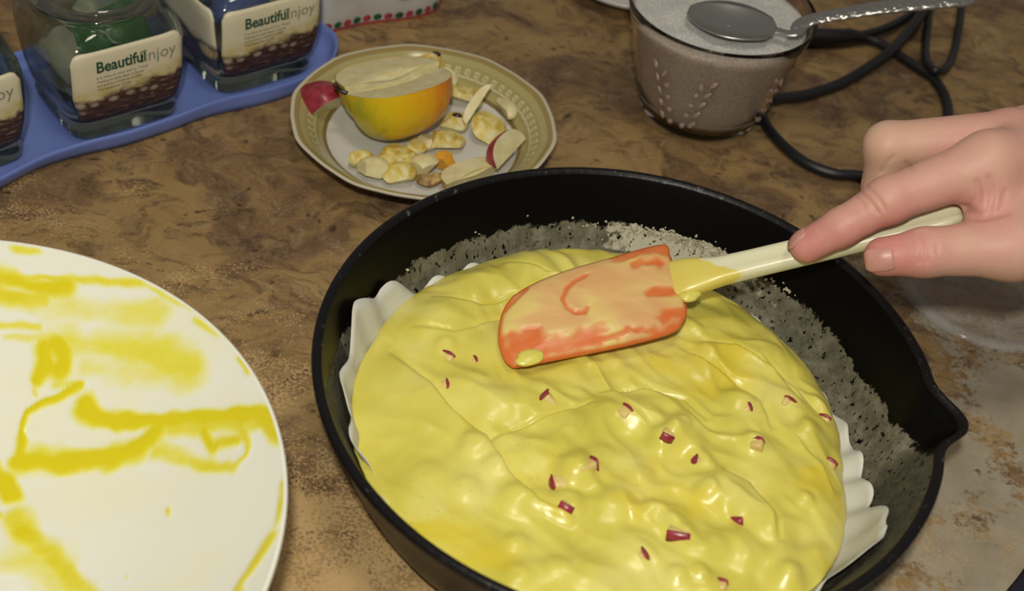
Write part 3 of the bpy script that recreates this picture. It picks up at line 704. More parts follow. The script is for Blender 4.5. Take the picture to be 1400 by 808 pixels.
b = bmesh.new(); b.from_mesh(bo.data); bmesh.ops.remove_doubles(b, verts=b.verts, dist=1e-5); bmesh.ops.recalc_face_normals(b, faces=b.faces); b.to_mesh(bo.data); b.free()
tag(bo, 'white mixing bowl smeared with yellow batter', 'bowl')

# ================================================================== PLATE OF APPLE SCRAPS
LC = np.array([-.0616, .5851]); LR = .0706
KEYS = 64; PSEG = KEYS*10
pr = [0, .3, .55, .68, .735, .765, .785, .80, .82, .832, .844, .856, .868, .88, .90, .925, .945, .965, .985, 1.0, 1.012]
pzv = [.0050, .0050, .0050, .0052, .0058, .0072, .0088, .0102, .0116, .0124, .0132, .0140, .0147, .0154, .0165, .0178, .0187, .0195, .0201, .0204, .0200]
def scal(t_): return 1+.007*math.cos(10*t_+.5)+.002*math.cos(20*t_+1)
V = []
for i in range(PSEG):
    t_ = 2*PI*i/PSEG
    for q, z in zip(pr, pzv):
        k_ = 1+(scal(t_)-1)*max(0, (q-.8)/.2); V.append((LR*q*k_*math.cos(t_), LR*q*k_*math.sin(t_), z))
n1 = len(pr); F = grid_faces(PSEG, n1, True)
und = [(1.012, .0200), (1.005, .0188), (.93, .0160), (.80, .0088), (.70, .0032), (.62, .0022), (.58, 0), (.54, 0), (.52, .0022), (0, .0022)]
off = len(V)
for i in range(PSEG):
    t_ = 2*PI*i/PSEG
    for q, z in und:
        k_ = 1+(scal(t_)-1)*max(0, (q-.8)/.2); V.append((LR*q*k_*math.cos(t_), LR*q*k_*math.sin(t_), z))
F += [f[::-1] for f in grid_faces(PSEG, len(und), True, off)]
WHT, OLV, KEY, GLD, DGL = (.62, .61, .57), (.36, .31, .12), (.58, .53, .32), (.30, .22, .075), (.20, .14, .05)
key = ["1111111111", "1000000001"[::-1], "1011111101", "1010000101", "1010111101"]
key = ["1111100000", "1000100000", "1011100000", "1010000000", "1011111111"]
cols = []
for i in range(PSEG):
    for j in range(n1-1):
        q = pr[j]
        if q < .735: cc = WHT
        elif q < .765: cc = DGL
        elif q < .80: cc = (.42, .36, .14)
        elif .82 <= q < .88: cc = KEY if key[4-min(4, (j-pr.index(.82)))][i % 10] == '1' else OLV
        elif q < .90: cc = OLV
        elif q < .945: cc = (.40, .35, .15)
        elif q < .985: cc = GLD
        else: cc = (.55, .50, .38)
        cols.append(cc)
cols += [WHT]*(len(F)-len(cols))
t = NT('gilded_porcelain'); c = t.co(); k_ = t.n('ShaderNodeAttribute', attribute_name='print')
t.set(Base_Color=t.mix(t.math('MULTIPLY', t.noise(c, 60), .12), k_.outputs['Color'], (.3, .25, .12)), Roughness=.2)
pl = mesh('saucer', V, F, t.m); pl.location = (LC[0], LC[1], 0)
ca = pl.data.attributes.new('print', 'FLOAT_COLOR', 'FACE'); ca.data.foreach_set('color', np.array([(*q, 1) for q in cols], np.float32).ravel())
tag(pl, 'small porcelain plate with gold Greek key rim holding apple scraps', 'plate')
def plate_z(x, y):
    r = math.hypot(x-LC[0], y-LC[1])/LR; return float(np.interp(r, pr, pzv))
def aprof(s, R, Lh):                         # apple radius along its axis, s in -1..1
    return R*max(0, 1-abs(s)**2.6)**.5*(1-.08*s)
def apple_wedge(name, R, Lh, a0, a1, loc_, rot, skin, label, cat, group=None, core=True, extra=None, stem=False, nsh=26, flesh=None):
    """slice of an apple whose axis is local X, angles a0..a1 about it, flat faces meeting on the axis"""
    e = empty(name, loc_, label=label, cat=cat, group=group); e.rotation_euler = rot
    ns, na = nsh, 22; S = [-1+2*i/(ns-1) for i in range(ns)]; A = [a0+(a1-a0)*k/(na-1) for k in range(na)]
    V = []
    for s in S:
        dip = .16*math.exp(-((1-abs(s))/.10)**2)
        xx = s*Lh*(1-0*dip); r = aprof(s, R, Lh)
        for a_ in A:
            rr = r*(1+.02*math.sin(5*a_+1)); V.append((xx, rr*math.cos(a_), rr*math.sin(a_)))
    mesh('skin', V, grid_faces(ns, na), skin, e, fix=True)
    V = []; nq = 10
    for a_ in (a0, a1):
        for s in S:
            r = aprof(s, R, Lh)*.992
            for q in range(nq):
                f_ = q/(nq-1); dent = -.10*R*math.exp(-(f_/.16)**2)*math.exp(-(s/.45)**2) if core else 0
                nrm = (-math.sin(a_), math.cos(a_)) if a_ == a1 else (math.sin(a_), -math.cos(a_))
                V.append((s*Lh*.99, r*f_*math.cos(a_)+nrm[0]*(-dent*-1), r*f_*math.sin(a_)+nrm[1]*(-dent*-1)))
    F = grid_faces(ns, nq)+grid_faces(ns, nq, False, ns*nq)
    mesh('flesh', V, F, flesh or M_FLESH, e, fix=True)
    if stem:
        V, F = tube(catmull([(-Lh*.93, .002, .0), (-Lh*1.02, .004, .002), (-Lh*1.10, .005, .006)], 5), .0012, 8); mesh('stem', V, F, M_SEED, e, fix=True)
    return e
t = NT('dark_seed'); c = t.co(); t.set(Base_Color=t.ramp(t.noise(c, 200), (.3, (.010, .006, .004)), (.7, (.035, .018, .010))), Roughness=.35); M_SEED = t.m
def orient(e, X, Yd):
    X = Vector(X).normalized(); Yd = Vector(Yd); Yd = (Yd-X*Yd.dot(X)).normalized(); Zd = X.cross(Yd)
    e.rotation_euler = Matrix((X, Yd, Zd)).transposed().to_euler()
# half apple, cut face up, sliced in two
c0 = pz(538, 108, .0365); dirx = pz(612, 97, .037)-pz(463, 139, .037); az = math.atan2(dirx[1], dirx[0])
perp = np.array([-math.sin(az), math.cos(az), 0])
apple_wedge('apple_quarter', .0305, .0300, PI, PI*1.5-.02, c0-perp*.0016+np.array([0, 0, -.0004]), (-.40, 0, az), M_YSKIN, 'yellow and orange skinned apple quarter, the largest piece on the gold-rimmed plate', 'apple piece', stem=True)
c1 = c0+perp*.0026+np.array([math.cos(az), math.sin(az), 0])*.0012
apple_wedge('apple_quarter', .0290, .0300, PI*1.5+.02, PI*2, c1+np.array([0, 0, .0012]), (-.30, 0, az), M_YSKIN, 'pale cut apple quarter lying behind the yellow and orange quarter', 'apple piece')
sd = bmesh.new()
# red wedge leaning on the rim
q = pz(437, 128, .021)
e = apple_wedge('apple_wedge', .0190, .0145, -.62, .62, q+np.array([.002, .003, -.0150]), (0, 0, 0), M_RED, 'dark red apple skin wedge hanging over the gold rim of the plate', 'apple piece', core=False)
orient(e, pz(466, 112, .02)-pz(412, 136, .02), (.10, .22, 1.))
def chunk(name, px, py, lift, size, rotz, seed, label, mat=None, squash=(1, 1, .6), cuts=5, tilt=(0, 0), seedpos=None, group='apple scraps on the plate', skin=None):
    rnd = random.Random(seed); z0 = .012
    for _ in range(4):
        P = pz(px, py, z0+lift); z0 = plate_z(P[0], P[1])+.001
    b = bmesh.new(); bmesh.ops.create_icosphere(b, subdivisions=3, radius=1)
    for k in range(cuts):
        nrm = Vector((rnd.gauss(0, 1), rnd.gauss(0, 1), rnd.gauss(0, .8))).normalized(); dd = rnd.uniform(.50, .75)
        bmesh.ops.bisect_plane(b, geom=b.verts[:]+b.edges[:]+b.faces[:], plane_co=nrm*dd, plane_no=nrm, clear_outer=True)
        ed = [e_ for e_ in b.edges if e_.is_boundary]
        if ed: bmesh.ops.holes_fill(b, edges=ed)
    for v in b.verts: v.co = Vector((v.co.x*size*squash[0], v.co.y*size*squash[1], v.co.z*size*squash[2]))
    R3 = Matrix.Rotation(rotz, 3, 'Z') @ Matrix.Rotation(tilt[0], 3, 'X') @ Matrix.Rotation(tilt[1], 3, 'Y')
    for v in b.verts: v.co = R3 @ v.co
    mn = min(v.co.z for v in b.verts)
    bmesh.ops.triangulate(b, faces=b.faces[:]); bmesh.ops.recalc_face_normals(b, faces=b.faces)
    me = bpy.data.meshes.new(name); b.to_mesh(me); b.free()
    e = empty(name, P, label=label, cat='apple piece', group=group); e.location.z = z0-mn*1.0-.0006+max(0, lift-.004)
    o = link('flesh', me, mat or M_FLESH2, e, True)
    try:
        me.set_sharp_from_angle(angle=.6)
    except Exception: pass
    if seedpos:
        b = bmesh.new(); bmesh.ops.create_icosphere(b, subdivisions=2, radius=1)
        for v in b.verts: v.co = Vector(seedpos)*size+Vector((v.co.x*.0030, v.co.y*.0019, v.co.z*.0016))
        me = bpy.data.meshes.new('seed'); b.to_mesh(me); b.free(); link('seed', me, M_SEED, e)
    return e
t = NT('browned_apple_flesh'); c = t.co(); t.set(Base_Color=t.ramp(t.noise(c, 95, 4, .6, .5), (.36, (.50, .33, .035)), (.48, (.66, .54, .16)), (.60, (.72, .66, .38))), Roughness=.42, Subsurface_Weight=.08, Subsurface_Scale=.003); t.bump(t.noise(c, 350), .2, .0006); M_FLESH2 = t.m
t = NT('orange_apple_peel'); c = t.co(); t.set(Base_Color=t.ramp(t.noise(c, 150), (.3, (.62, .25, .02)), (.7, (.72, .42, .04))), Roughness=.35); M_OPEEL = t.m
t = NT('brown_core'); c = t.co(); t.set(Base_Color=t.ramp(t.noise(c, 220), (.35, (.12, .06, .015)), (.6, (.45, .28, .06))), Roughness=.5); M_BCORE = t.m
L1 = iter(['pale apple scrap touching the orange quarter on the side of the thin leaf-shaped slice', 'long yellow apple scrap between the seeded core piece and the orange peel', 'cream apple chip tucked under the orange apple quarter', 'cream apple sliver on the gold Greek key band behind the rounded slice', 'small apple scrap behind the thin leaf-shaped slice'])
L2 = 'small pale yellow apple scrap in the heap in front of the orange quarter'
chunk('apple_core', 588, 78, .008, .0088, .6, 3, 'yellow apple core end with a dark seed on the far gold rim', squash=(1, .9, .9), seedpos=(.35, .1, .75), group=None)
chunk('apple_scrap', 612, 88, .004, .0080, 1.2, 5, 'pale apple chunk beside the yellow core end on the far gold rim', mat=M_FLESH, squash=(1, .9, .75), group=None)
chunk('apple_scrap', 634, 132, .003, .0085, .3, 8, next(L1), squash=(1.2, .8, .7))
chunk('apple_core', 622, 166, .004, .0085, .5, 11, 'apple core piece with a dark seed hole beside the orange quarter', squash=(1.15, .9, .55), seedpos=(.1, .05, .50), group=None)
chunk('apple_scrap', 606, 195, .004, .0095, .3, 13, next(L1), squash=(1.3, .75, .6))
chunk('apple_scrap', 585, 194, .003, .0070, .9, 14, next(L1), mat=M_FLESH, squash=(1, .9, .55))
chunk('apple_scrap', 668, 178, .003, .0110, 1.2, 17, 'rounded yellowish apple slice leaning among the scraps', squash=(1.15, .95, .35), tilt=(.5, 0), group=None)
chunk('apple_scrap', 692, 152, .002, .0085, 2.0, 19, next(L1), mat=M_FLESH, squash=(1.2, .7, .5))
chunk('apple_scrap', 648, 137, .003, .0060, 2.0, 18, next(L1), squash=(1.2, .8, .6))
chunk('apple_peel', 607, 222, .003, .0075, 1.3, 23, 'orange-skinned apple peel piece lying on the plate', mat=M_OPEEL, squash=(.7, 1, .7), group=None)
for k, (x, y, s, rz, sd_) in enumerate([(545, 214, .0090, .4, 31), (568, 203, .0068, .9, 32), (510, 233, .0085, .2, 33), (546, 241, .0085, .5, 34), (578, 231, .0088, .7, 35), (492, 219, .0072, .1, 36), (527, 224, .0070, 1.3, 37), (560, 226, .0062, 2.3, 38), (532, 214, .0058, .3, 41)]):
    chunk('apple_scrap', x, y, .003, s, rz, sd_, {2: 'smooth cream apple chunk on the heap side farthest from the orange peel', 4: 'smooth cream apple chunk touching the orange peel'}.get(k, L2), mat=M_FLESH if k in (2, 4) else None, squash=(1.1, .85, .65))
chunk('apple_core', 592, 246, .002, .0072, .4, 51, 'brown dried apple core flake near the black pan', mat=M_BCORE, squash=(1.3, .8, .5), group=None)
# leaf-shaped slice, red-edged wedge, broad wedge with core
q = pz(655, 143, .020); dv = pz(671, 119, .026)-pz(641, 166, .014); e = apple_wedge('apple_slice', .0052, .0140, -.35, .35, q, (0, 0, 0), M_RED, 'thin leaf-shaped apple slice propped up among the scraps', 'apple piece', core=False)
e.rotation_euler = (Vector(dv).to_track_quat('X', 'Z')).to_euler()
q = pz(700, 210, .0170); dv = pz(727, 178, .020)-pz(680, 228, .016)
e = apple_wedge('apple_wedge', .0120, .0150, -.55, .55, q, (0, 0, 0), M_RED, 'apple wedge with a dark red edge on the gold rim by the pan', 'apple piece', core=False)
orient(e, dv, (-.5, .6, .35))
q = pz(650, 236, .0150); dv = pz(690, 208, .014)-pz(612, 240, .012)
e = apple_wedge('apple_wedge', .0150, .0185, -.5, .5, q, (0, 0, 0), M_OPEEL, 'broad pale apple wedge with its core, beside the black pan', 'apple piece')
orient(e, dv, (-.3, .75, -.62))

# ================================================================== TRAY AND JARS
TA = np.array([-.2350, .5359, 0]); TU = np.array([.72112, .69281, 0]); TN = np.array([.69281, -.72112, 0]); TAZ = math.atan2(TU[1], TU[0])
def tl(u, n, z=0): return TA+TU*u+TN*n+np.array([0, 0, z])
t = NT('blue_plastic'); c = t.co(); t.set(Base_Color=t.ramp(t.noise(c, 30), (.3, (.135, .195, .52)), (.7, (.155, .22, .56))), Roughness=.38); M_BLUE = t.m
edge = [(-.22, .012), (-.17, .0120), (-.13, .0085), (-.09, .0155), (-.06, .0190), (-.047, .0178), (-.0219, .0113), (.0018, .0101), (.0251, .0119), (.0506, .0107), (.0778, .0083), (.1076, .0113), (.130, .0105), (.1480, .0050), (.1600, -.004), (.1690, -.018), (.1700, -.032), (.1660, -.046), (.168, -.060), (.160, -.078), (.140, -.086), (.10, -.084), (.05, -.088), (0, -.084), (-.05, -.088), (-.12, -.085), (-.2, -.088), (-.24, -.075), (-.25, -.03), (-.24, .002)]
ec = catmull(edge+[edge[0]], 8)[:-1]; cc_ = np.array([-.04, -.038])
rings = [(0, .0, .0020), (.5, .0, .0020), (.93, 0., .0020), (.955, 0, .0026), (.975, 0, .0070), (.985, 0, .0098), (.992, 0, .0106), (1., 0, .0102), (1.0, 0, .0085), (.985, 0, .0040), (.965, 0, .0), (0, 0, 0)]
V = []
nrm_in = []
for p_ in ec:
    for s, _, z in rings:
        d_ = cc_-p_; L_ = np.linalg.norm(d_)
        # keep the lip the same width all round: inset by metres near the edge
        ins = (1-s)*.14 if s > .9 else None
        q = p_+d_/L_*ins if ins is not None else p_+d_*(1-s)
        V.append((q[0], -q[1]*-1, z))
V = [(a_, b_, z) for a_, b_, z in V]
# local frame: x along u, y along -n so that it stays right-handed
V = [(a_, -b_, z) for a_, b_, z in V]
tray = mesh('serving_tray', V, grid_faces(len(ec), len(rings), True), M_BLUE, fix=True); tray.location = TA; tray.rotation_euler = (0, 0, TAZ)
tag(tray, 'blue plastic tray with a wavy raised edge under the glass jars', 'tray')

t = NT('jar_glass'); t.set(Base_Color=(.70, .76, .71), Roughness=.03, IOR=1.42, Transmission_Weight=1.0); c = t.co(); t.bump(t.noise(c, 40, 2), .08, .001); t.set(Alpha=.88); M_GLASS = t.m
t = NT('jar_foot_dark_refraction'); t.set(Base_Color=(.24, .27, .24), Roughness=.04, IOR=1.42, Transmission_Weight=.95); M_FOOT = t.m  # dark tint painted in for the dark surroundings refracted by the base
AZ = [(0, .0285, 6), (.0015, .0300, 6), (.0060, .0305, 6), (.0085, .0296, 6), (.011, .0302, 6), (.017, .0320, 6.5), (.026, .0334, 7), (.038, .0344, 7), (.050, .0348, 7), (.0545, .0345, 6), (.0575, .0338, 4.6), (.0600, .0328, 3.2), (.0618, .0318, 2.4), (.0630, .0313, 2), (.0645, .0311, 2), (.0680, .0311, 2)]
AIN = [(.0680, .0292, 2), (.0640, .0292, 2), (.0615, .0298, 2.4), (.0590, .0308, 3.4), (.0560, .0320, 5), (.0500, .0328, 7), (.026, .0314, 7), (.014, .0292, 6), (.0100, .0262, 5), (.0086, .018, 3), (.0085, .0, 2)]
def sup(a_, th_, p): 
    c_, s_ = abs(math.cos(th_)), abs(math.sin(th_)); return a_/((c_**p+s_**p)**(1/p))
JS = 96; V = []
jp = [(0, 0, 2)]+[(z, a_, p) for z, a_, p in AZ]+AIN
for i in range(JS):
    t_ = 2*PI*i/JS
    for z, a_, p in jp:
        r = sup(a_, t_, p); V.append((r*math.cos(t_), r*math.sin(t_), z))
b = bmesh.new(); me = bpy.data.meshes.new('jar_body'); me.from_pydata(V, [], grid_faces(JS, len(jp), True)); b.from_mesh(me)
bmesh.ops.remove_doubles(b, verts=b.verts, dist=1e-6); bmesh.ops.recalc_face_normals(b, faces=b.faces); b.to_mesh(me); b.free(); ME_JAR = me
lidp = [(0, .0795), (.0240, .0795), (.0258, .0770), (.0268, .0782), (.0290, .0782), (.0312, .0788), (.0318, .0805), (.0312, .0822), (.0290, .0835), (.0250, .0860), (.0180, .0885), (.0110, .0895), (.0075, .0905), (.0070, .0925), (.0100, .0960), (.0125, .1000), (.0110, .1035), (.0060, .1052), (0, .1055)]
lidp = [(r*1.07, z-.0092) for r, z in lidp]
V, F = lathe(lidp, 72); lm = bpy.data.meshes.new('lid'); lm.from_pydata(V, [], F)
b = bmesh.new(); b.from_mesh(lm); bmesh.ops.remove_doubles(b, verts=b.verts, dist=1e-6); bmesh.ops.recalc_face_normals(b, faces=b.faces); b.to_mesh(lm); b.free()
# printed label
t = NT('shell_print_label'); uv = t.n('ShaderNodeAttribute', attribute_name='lab').outputs['Vector']; x, y, z = t.xyz(uv)
n1_ = t.noise(uv, 5, 5, .6, .5)
lvl = t.math('SUBTRACT', y, t.math('ADD', t.math('MULTIPLY', t.math('SUBTRACT', n1_, .5), .30), t.math('MULTIPLY', x, .12)))
cream = t.mix(t.ramp(t.noise(uv, 18, 3), (.4, 0.), (.7, .25)), (.66, .60, .43), (.56, .52, .38))
yel = t.mix(t.ramp(t.noise(uv, 9, 3), (.4, 0.), (.6, 1.)), (.54, .44, .17), (.62, .55, .34))
dark = t.ramp(t.noise(t.mapping(uv, (2, 9, 1)), 4, 5, .6, .4), (.35, (.028, .015, .018)), (.58, (.075, .038, .032)), (.72, (.36, .27, .15)))
vd = t.vor(t.mapping(uv, (7, 8, 1)), 1.0, rnd=.6); peb = t.ramp(vd, (.30, 1.), (.44, 0.))
pebc = t.mix(t.ramp(vd, (.05, 0.), (.4, 1.)), (.50, .42, .32), (.20, .13, .10))
pz1 = t.math('MULTIPLY', t.ramp(lvl, (.06, 0.), (.14, 1.)), t.ramp(lvl, (.30, 1.), (.36, 0.)))
dark = t.mix(t.math('MULTIPLY', peb, pz1), dark, pebc)
col = t.mix(t.ramp(lvl, (.29, 1.), (.36, 0.)), t.mix(t.ramp(lvl, (.40, 1.), (.52, 0.)), cream, yel), dark)
t.set(Base_Color=col, Roughness=.45); M_LABEL = t.m
t = NT('shell_print_side'); uv = t.n('ShaderNodeAttribute', attribute_name='lab').outputs['Vector']; x, y, z = t.xyz(uv)
vd = t.vor(t.mapping(uv, (2.4, 3.2, 1), rot=(0, 0, .6)), 1.0, rnd=.9)
shell = t.mix(t.ramp(t.noise(t.mapping(uv, (14, 2, 1), rot=(0, 0, .6)), 2), (.4, 0.), (.6, 1.)), (.55, .47, .28), (.40, .28, .12))
low = t.mix(t.ramp(vd, (.38, 1.), (.5, 0.)), (.05, .05, .07), shell)
col = t.mix(t.ramp(t.math('ADD', y, t.math('MULTIPLY', t.noise(uv, 4), .15)), (.50, 1.), (.58, 0.)), (.60, .56, .42), low)
t.set(Base_Color=col, Roughness=.45); M_LABEL2 = t.m
def face_n(u, z):                              # half depth of the jar face at height z, offset u
    a_ = np.interp(z, [q[0] for q in AZ], [q[1] for q in AZ]); p = np.interp(z, [q[0] for q in AZ], [q[2] for q in AZ])
    return a_*max(0, 1-min(1, abs(u)/a_)**p)**(1/p)
LX0, LX1, LZ0, LZ1 = -.0300, .0300, .0135, .0575
def label_mesh():
    nu, nv = 30, 22; V = []; uvw = []
    for lay in (.0012, -.0002):
        for i in range(nu):
            fx = i/(nu-1)
            for j in range(nv):
                fy = j/(nv-1)
                # rounded corners, narrower foot
                cxr = .09; dx = max(0, cxr-min(fx, 1-fx)); hgt_top = 1-(1-math.sqrt(max(0, 1-(dx/cxr)**2)))*cxr*1.3
                top_wave = .955+.045*math.cos((fx-.0)*PI*2)*0
                y_ = fy*hgt_top*top_wave
                u = (LX0+(LX1-LX0)*fx)*(.90+.10*sstep(0, .4, y_)); z = LZ0+(LZ1-LZ0)*y_
                V.append((float(u), -(face_n(float(u), z)+lay), z)); uvw.append((fx, y_, 0))
    n = nu*nv; F = grid_faces(nu, nv)+[tuple(q+n for q in f)[::-1] for f in grid_faces(nu, nv)]
    rim = list(range(nv))+[i*nv+nv-1 for i in range(1, nu)]+[(nu-1)*nv+k for k in range(nv-2, -1, -1)]+[i*nv for i in range(nu-2, 0, -1)]
    F += [(a_, b_, b_+n, a_+n) for a_, b_ in zip(rim, rim[1:]+rim[:1])]
    me = bpy.data.meshes.new('label'); me.from_pydata(V, [], F)
    at_ = me.attributes.new('lab', 'FLOAT_VECTOR', 'POINT'); at_.data.foreach_set('vector', np.array(uvw, np.float32).ravel()); me.update()
    b = bmesh.new(); b.from_mesh(me); bmesh.ops.recalc_face_normals(b, faces=b.faces); b.to_mesh(me); b.free()
    return me
ML1 = label_mesh(); ML2 = ML1.copy()
def text_mesh(s, x0, zb, size, bold, width=None):
    cu = bpy.data.curves.new('txt', 'FONT'); cu.body = s; cu.size = size; cu.offset = bold; cu.resolution_u = 3
    o = bpy.data.objects.new('txt', cu); COL.objects.link(o); bpy.context.view_layer.update()
    me = bpy.data.meshes.new_from_object(o.evaluated_get(bpy.context.evaluated_depsgraph_get())); bpy.data.objects.remove(o)
    xs = [v.co.x for v in me.vertices]; k_ = width/(max(xs)-min(xs)) if width else 1
    for v in me.vertices:
        u = x0+v.co.x*k_; z = zb+v.co.y; v.co = Vector((u, -(face_n(u, z)+.00145), z))
    return me
M_GRN = plain('green_ink', (.022, .085, .045), .5); M_GRY = plain('grey_green_ink', (.24, .27, .19), .5); M_BRN = plain('brown_ink', (.20, .16, .10), .5)
WL = LX1-LX0
TX = [(text_mesh('Beautiful', LX0+WL*.20, .0440, .0090, .00024, WL*.44), M_GRN), (text_mesh('Enjoy', LX0+WL*.585, .0435, .0096, 0, WL*.33), M_GRY)]
for k, s in enumerate(['It is time to stop and to Tread', 'Waiting to quiet deep in flower', 'and gracious moments to drift', 'The sweetest of me']):
    TX.append((text_mesh(s, LX0+WL*.195, .0402-.0024*k, .0020, .00002, WL*(.46-.03*k if k < 3 else .30)), M_BRN))
M_PKT = [plain('green_packet', (.05, .16, .05), .4), plain('silver_packet', (.42, .42, .40), .3), plain('cream_packet', (.50, .47, .36), .5), plain('blue_packet', (.12, .16, .45), .5)]
def packet(size, seed):
    b = bmesh.new(); bmesh.ops.create_grid(b, x_segments=10, y_segments=8, size=1)
    for v in b.verts:
        n_ = float(fbm(np.array([v.co.x*1.5+seed*3.1]), np.array([v.co.y*1.5+seed]), 3)[0]); v.co = Vector((v.co.x*size[0], v.co.y*size[1], n_*size[2]+.004*math.sin(v.co.x*2)))
    me = bpy.data.meshes.new('pk'); b.to_mesh(me); b.free(); return me
JARS = [(-.0550, -.0305, 'glass jar with a printed shell label, at the tray end away from the white bag', ((2, (.022, .018, .004), (0, 0, .026), (.2, .1, .2)), (1, (.018, .014, .004), (.004, .004, .042), (.6, .2, .4)))),
        (.0300, -.0300, 'glass jar holding a green packet, standing between two other labelled jars', ((0, (.020, .012, .003), (.004, -.006, .046), (.9, .1, .3)), (1, (.016, .012, .004), (.010, .004, .048), (.5, .2, .8)), (2, (.018, .012, .004), (-.010, .002, .042), (.7, -.5, .2)), (1, (.024, .020, .004), (0, .003, .030), (.15, .2, 0)), (2, (.023, .022, .003), (0, 0, .018), (.05, .05, .1)))),  # low silver and cream packets are added filler to block the tray's blue
        (.1150, -.0330, 'glass jar with a blue packet inside, standing next to the white bag', ((3, (.016, .010, .003), (-.006, -.008, .046), (1.1, 0, .1)), (2, (.020, .016, .004), (.004, .006, .038), (.5, .3, .6)), (1, (.022, .020, .004), (0, 0, .024), (.1, .1, .1))))]
for k, (u, n, lab, pk) in enumerate(JARS):
    e = empty('glass_jar', tl(u, n, .0021), TAZ, label=lab, cat='jar', group='labelled glass jars on the blue tray')
    link('jar_body', ME_JAR, [M_GLASS, M_FOOT] if k == 0 else None, e)
    if k == 0: ME_JAR.polygons.foreach_set('material_index', [1 if p.center.z < .0125 else 0 for p in ME_JAR.polygons])
    link('lid', lm, M_GLASS if k == 0 else None, e)
    lo_ = link('label', ML1, M_LABEL if k == 0 else None, e); lo_['label'] = 'cream label printed with shells and the words Beautiful Enjoy'
    if k != 1: l2_ = link('label', ML2, M_LABEL2 if k == 0 else None, e); l2_.rotation_euler = (0, 0, -PI/2)
    for m_, mt in TX: q = link('lettering', m_, mt if k == 0 else None, lo_, False)
    for (mi_, sz, lc_, rt_) in pk:
        p_ = link('packet', packet(sz, mi_+k*5+1), M_PKT[mi_], None); p_.rotation_euler = (rt_[0], rt_[1], rt_[2]+TAZ)
        p_.location = Vector(tl(u, n, .0021))+Matrix.Rotation(TAZ, 3, 'Z') @ Vector(lc_)
        md = p_.modifiers.new('t', 'SOLIDIFY'); md.thickness = .0006
        tag(p_, ['crumpled green packet', 'crumpled silver packet', 'crumpled cream packet', 'crumpled blue packet'][mi_]+(' inside the glass jar at the far tray end', ' inside the glass jar between two others', ' inside the glass jar next to the white bag')[k]+(' as filler added near its bottom' if lc_[2] < .035 else ''), 'packet')

# ================================================================== GLASS OF SUGAR WITH SPOON
GC = np.array([.0908, .6649]); GH = .0715; GR = .0538; GB = .0345
def gout(z): return np.interp(z, [0, .0015, .004, .009, .016, .03, .05, GH], [.0310, .0340, .0358, .0375, .0395, .0428, .0480, GR])
gp = [(0, .0012), (.025, .0012), (.0290, 0.)]+[(float(gout(z)), z) for z in (.0004, .0015, .004, .009, .016, .022, .03, .04, .05, .06, .068, GH-.001)]+[(GR-.0006, GH), (GR-.0016, GH-.0004)]+[(float(gout(z))-.0024, z) for z in (.068, .06, .05, .04, .03, .022, .014)]+[(.032, .0060), (.020, .0045), (0, .0044)]
V, F = lathe(gp, 128)
t = NT('smoky_glass'); t.set(Base_Color=(.94, .85, .78), Roughness=.05, IOR=1.30, Transmission_Weight=1.0); M_SMOKE = t.m
cup = empty('glass_cup', (GC[0], GC[1], 0), label='smoky glass cup embossed with leaf sprigs, full of sugar', cat='cup')
g = mesh('cup_body', V, F, M_SMOKE, cup)
b = bmesh.new(); b.from_mesh(g.data); bmesh.ops.remove_doubles(b, verts=b.verts, dist=1e-6); bmesh.ops.recalc_face_normals(b, faces=b.faces); b.to_mesh(g.data); b.free()
t = NT('embossed_glass'); t.set(Base_Color=(.42, .31, .25), Roughness=.15, Transmission_Weight=.3); M_EMB = t.m
b = bmesh.new(); bmesh.ops.create_icosphere(b, subdivisions=2, radius=1)
for v in b.verts: v.co = Vector((v.co.x*.0015, v.co.y*.0009, v.co.z*.0031*(1-.15*v.co.z)))
LEAF = bpy.data.meshes.new('embossed_leaf'); b.to_mesh(LEAF); b.free(); LEAF.materials.append(M_EMB); LEAF.polygons.foreach_set('use_smooth', [True]*len(LEAF.polygons))
b = bmesh.new(); bmesh.ops.create_icosphere(b, subdivisions=2, radius=1)
for v in b.verts: v.co = Vector((v.co.x*.0018, v.co.y*.0009, v.co.z*.0018))
DOT = bpy.data.meshes.new('embossed_berry'); b.to_mesh(DOT); b.free(); DOT.materials.append(M_EMB); DOT.polygons.foreach_set('use_smooth', [True]*len(DOT.polygons))
def emboss(me, az_, z, lean):
    o = bpy.data.objects.new(me.name, me); COL.objects.link(o); o.parent = cup
    r = float(gout(z))+.0001; o.location = (r*math.cos(az_), r*math.sin(az_), z)
    o.rotation_euler = (Matrix.Rotation(az_+PI/2, 3, 'Z') @ Matrix.Rotation(-.30, 3, 'X') @ Matrix.Rotation(lean, 3, 'Y')).to_euler()
for m_ in range(4):
    base_az = ANG(-112)+m_*PI/2
    for sgn in (-1, 1):
        for k in range(5):
            z = .012+.0082*k; sp_ = .075+.050*k*.7
            emboss(LEAF, base_az+sgn*(sp_+.17), z+.003, sgn*.75)
            emboss(DOT if k < 4 else LEAF, base_az+sgn*(sp_+.02), z, sgn*-.3)
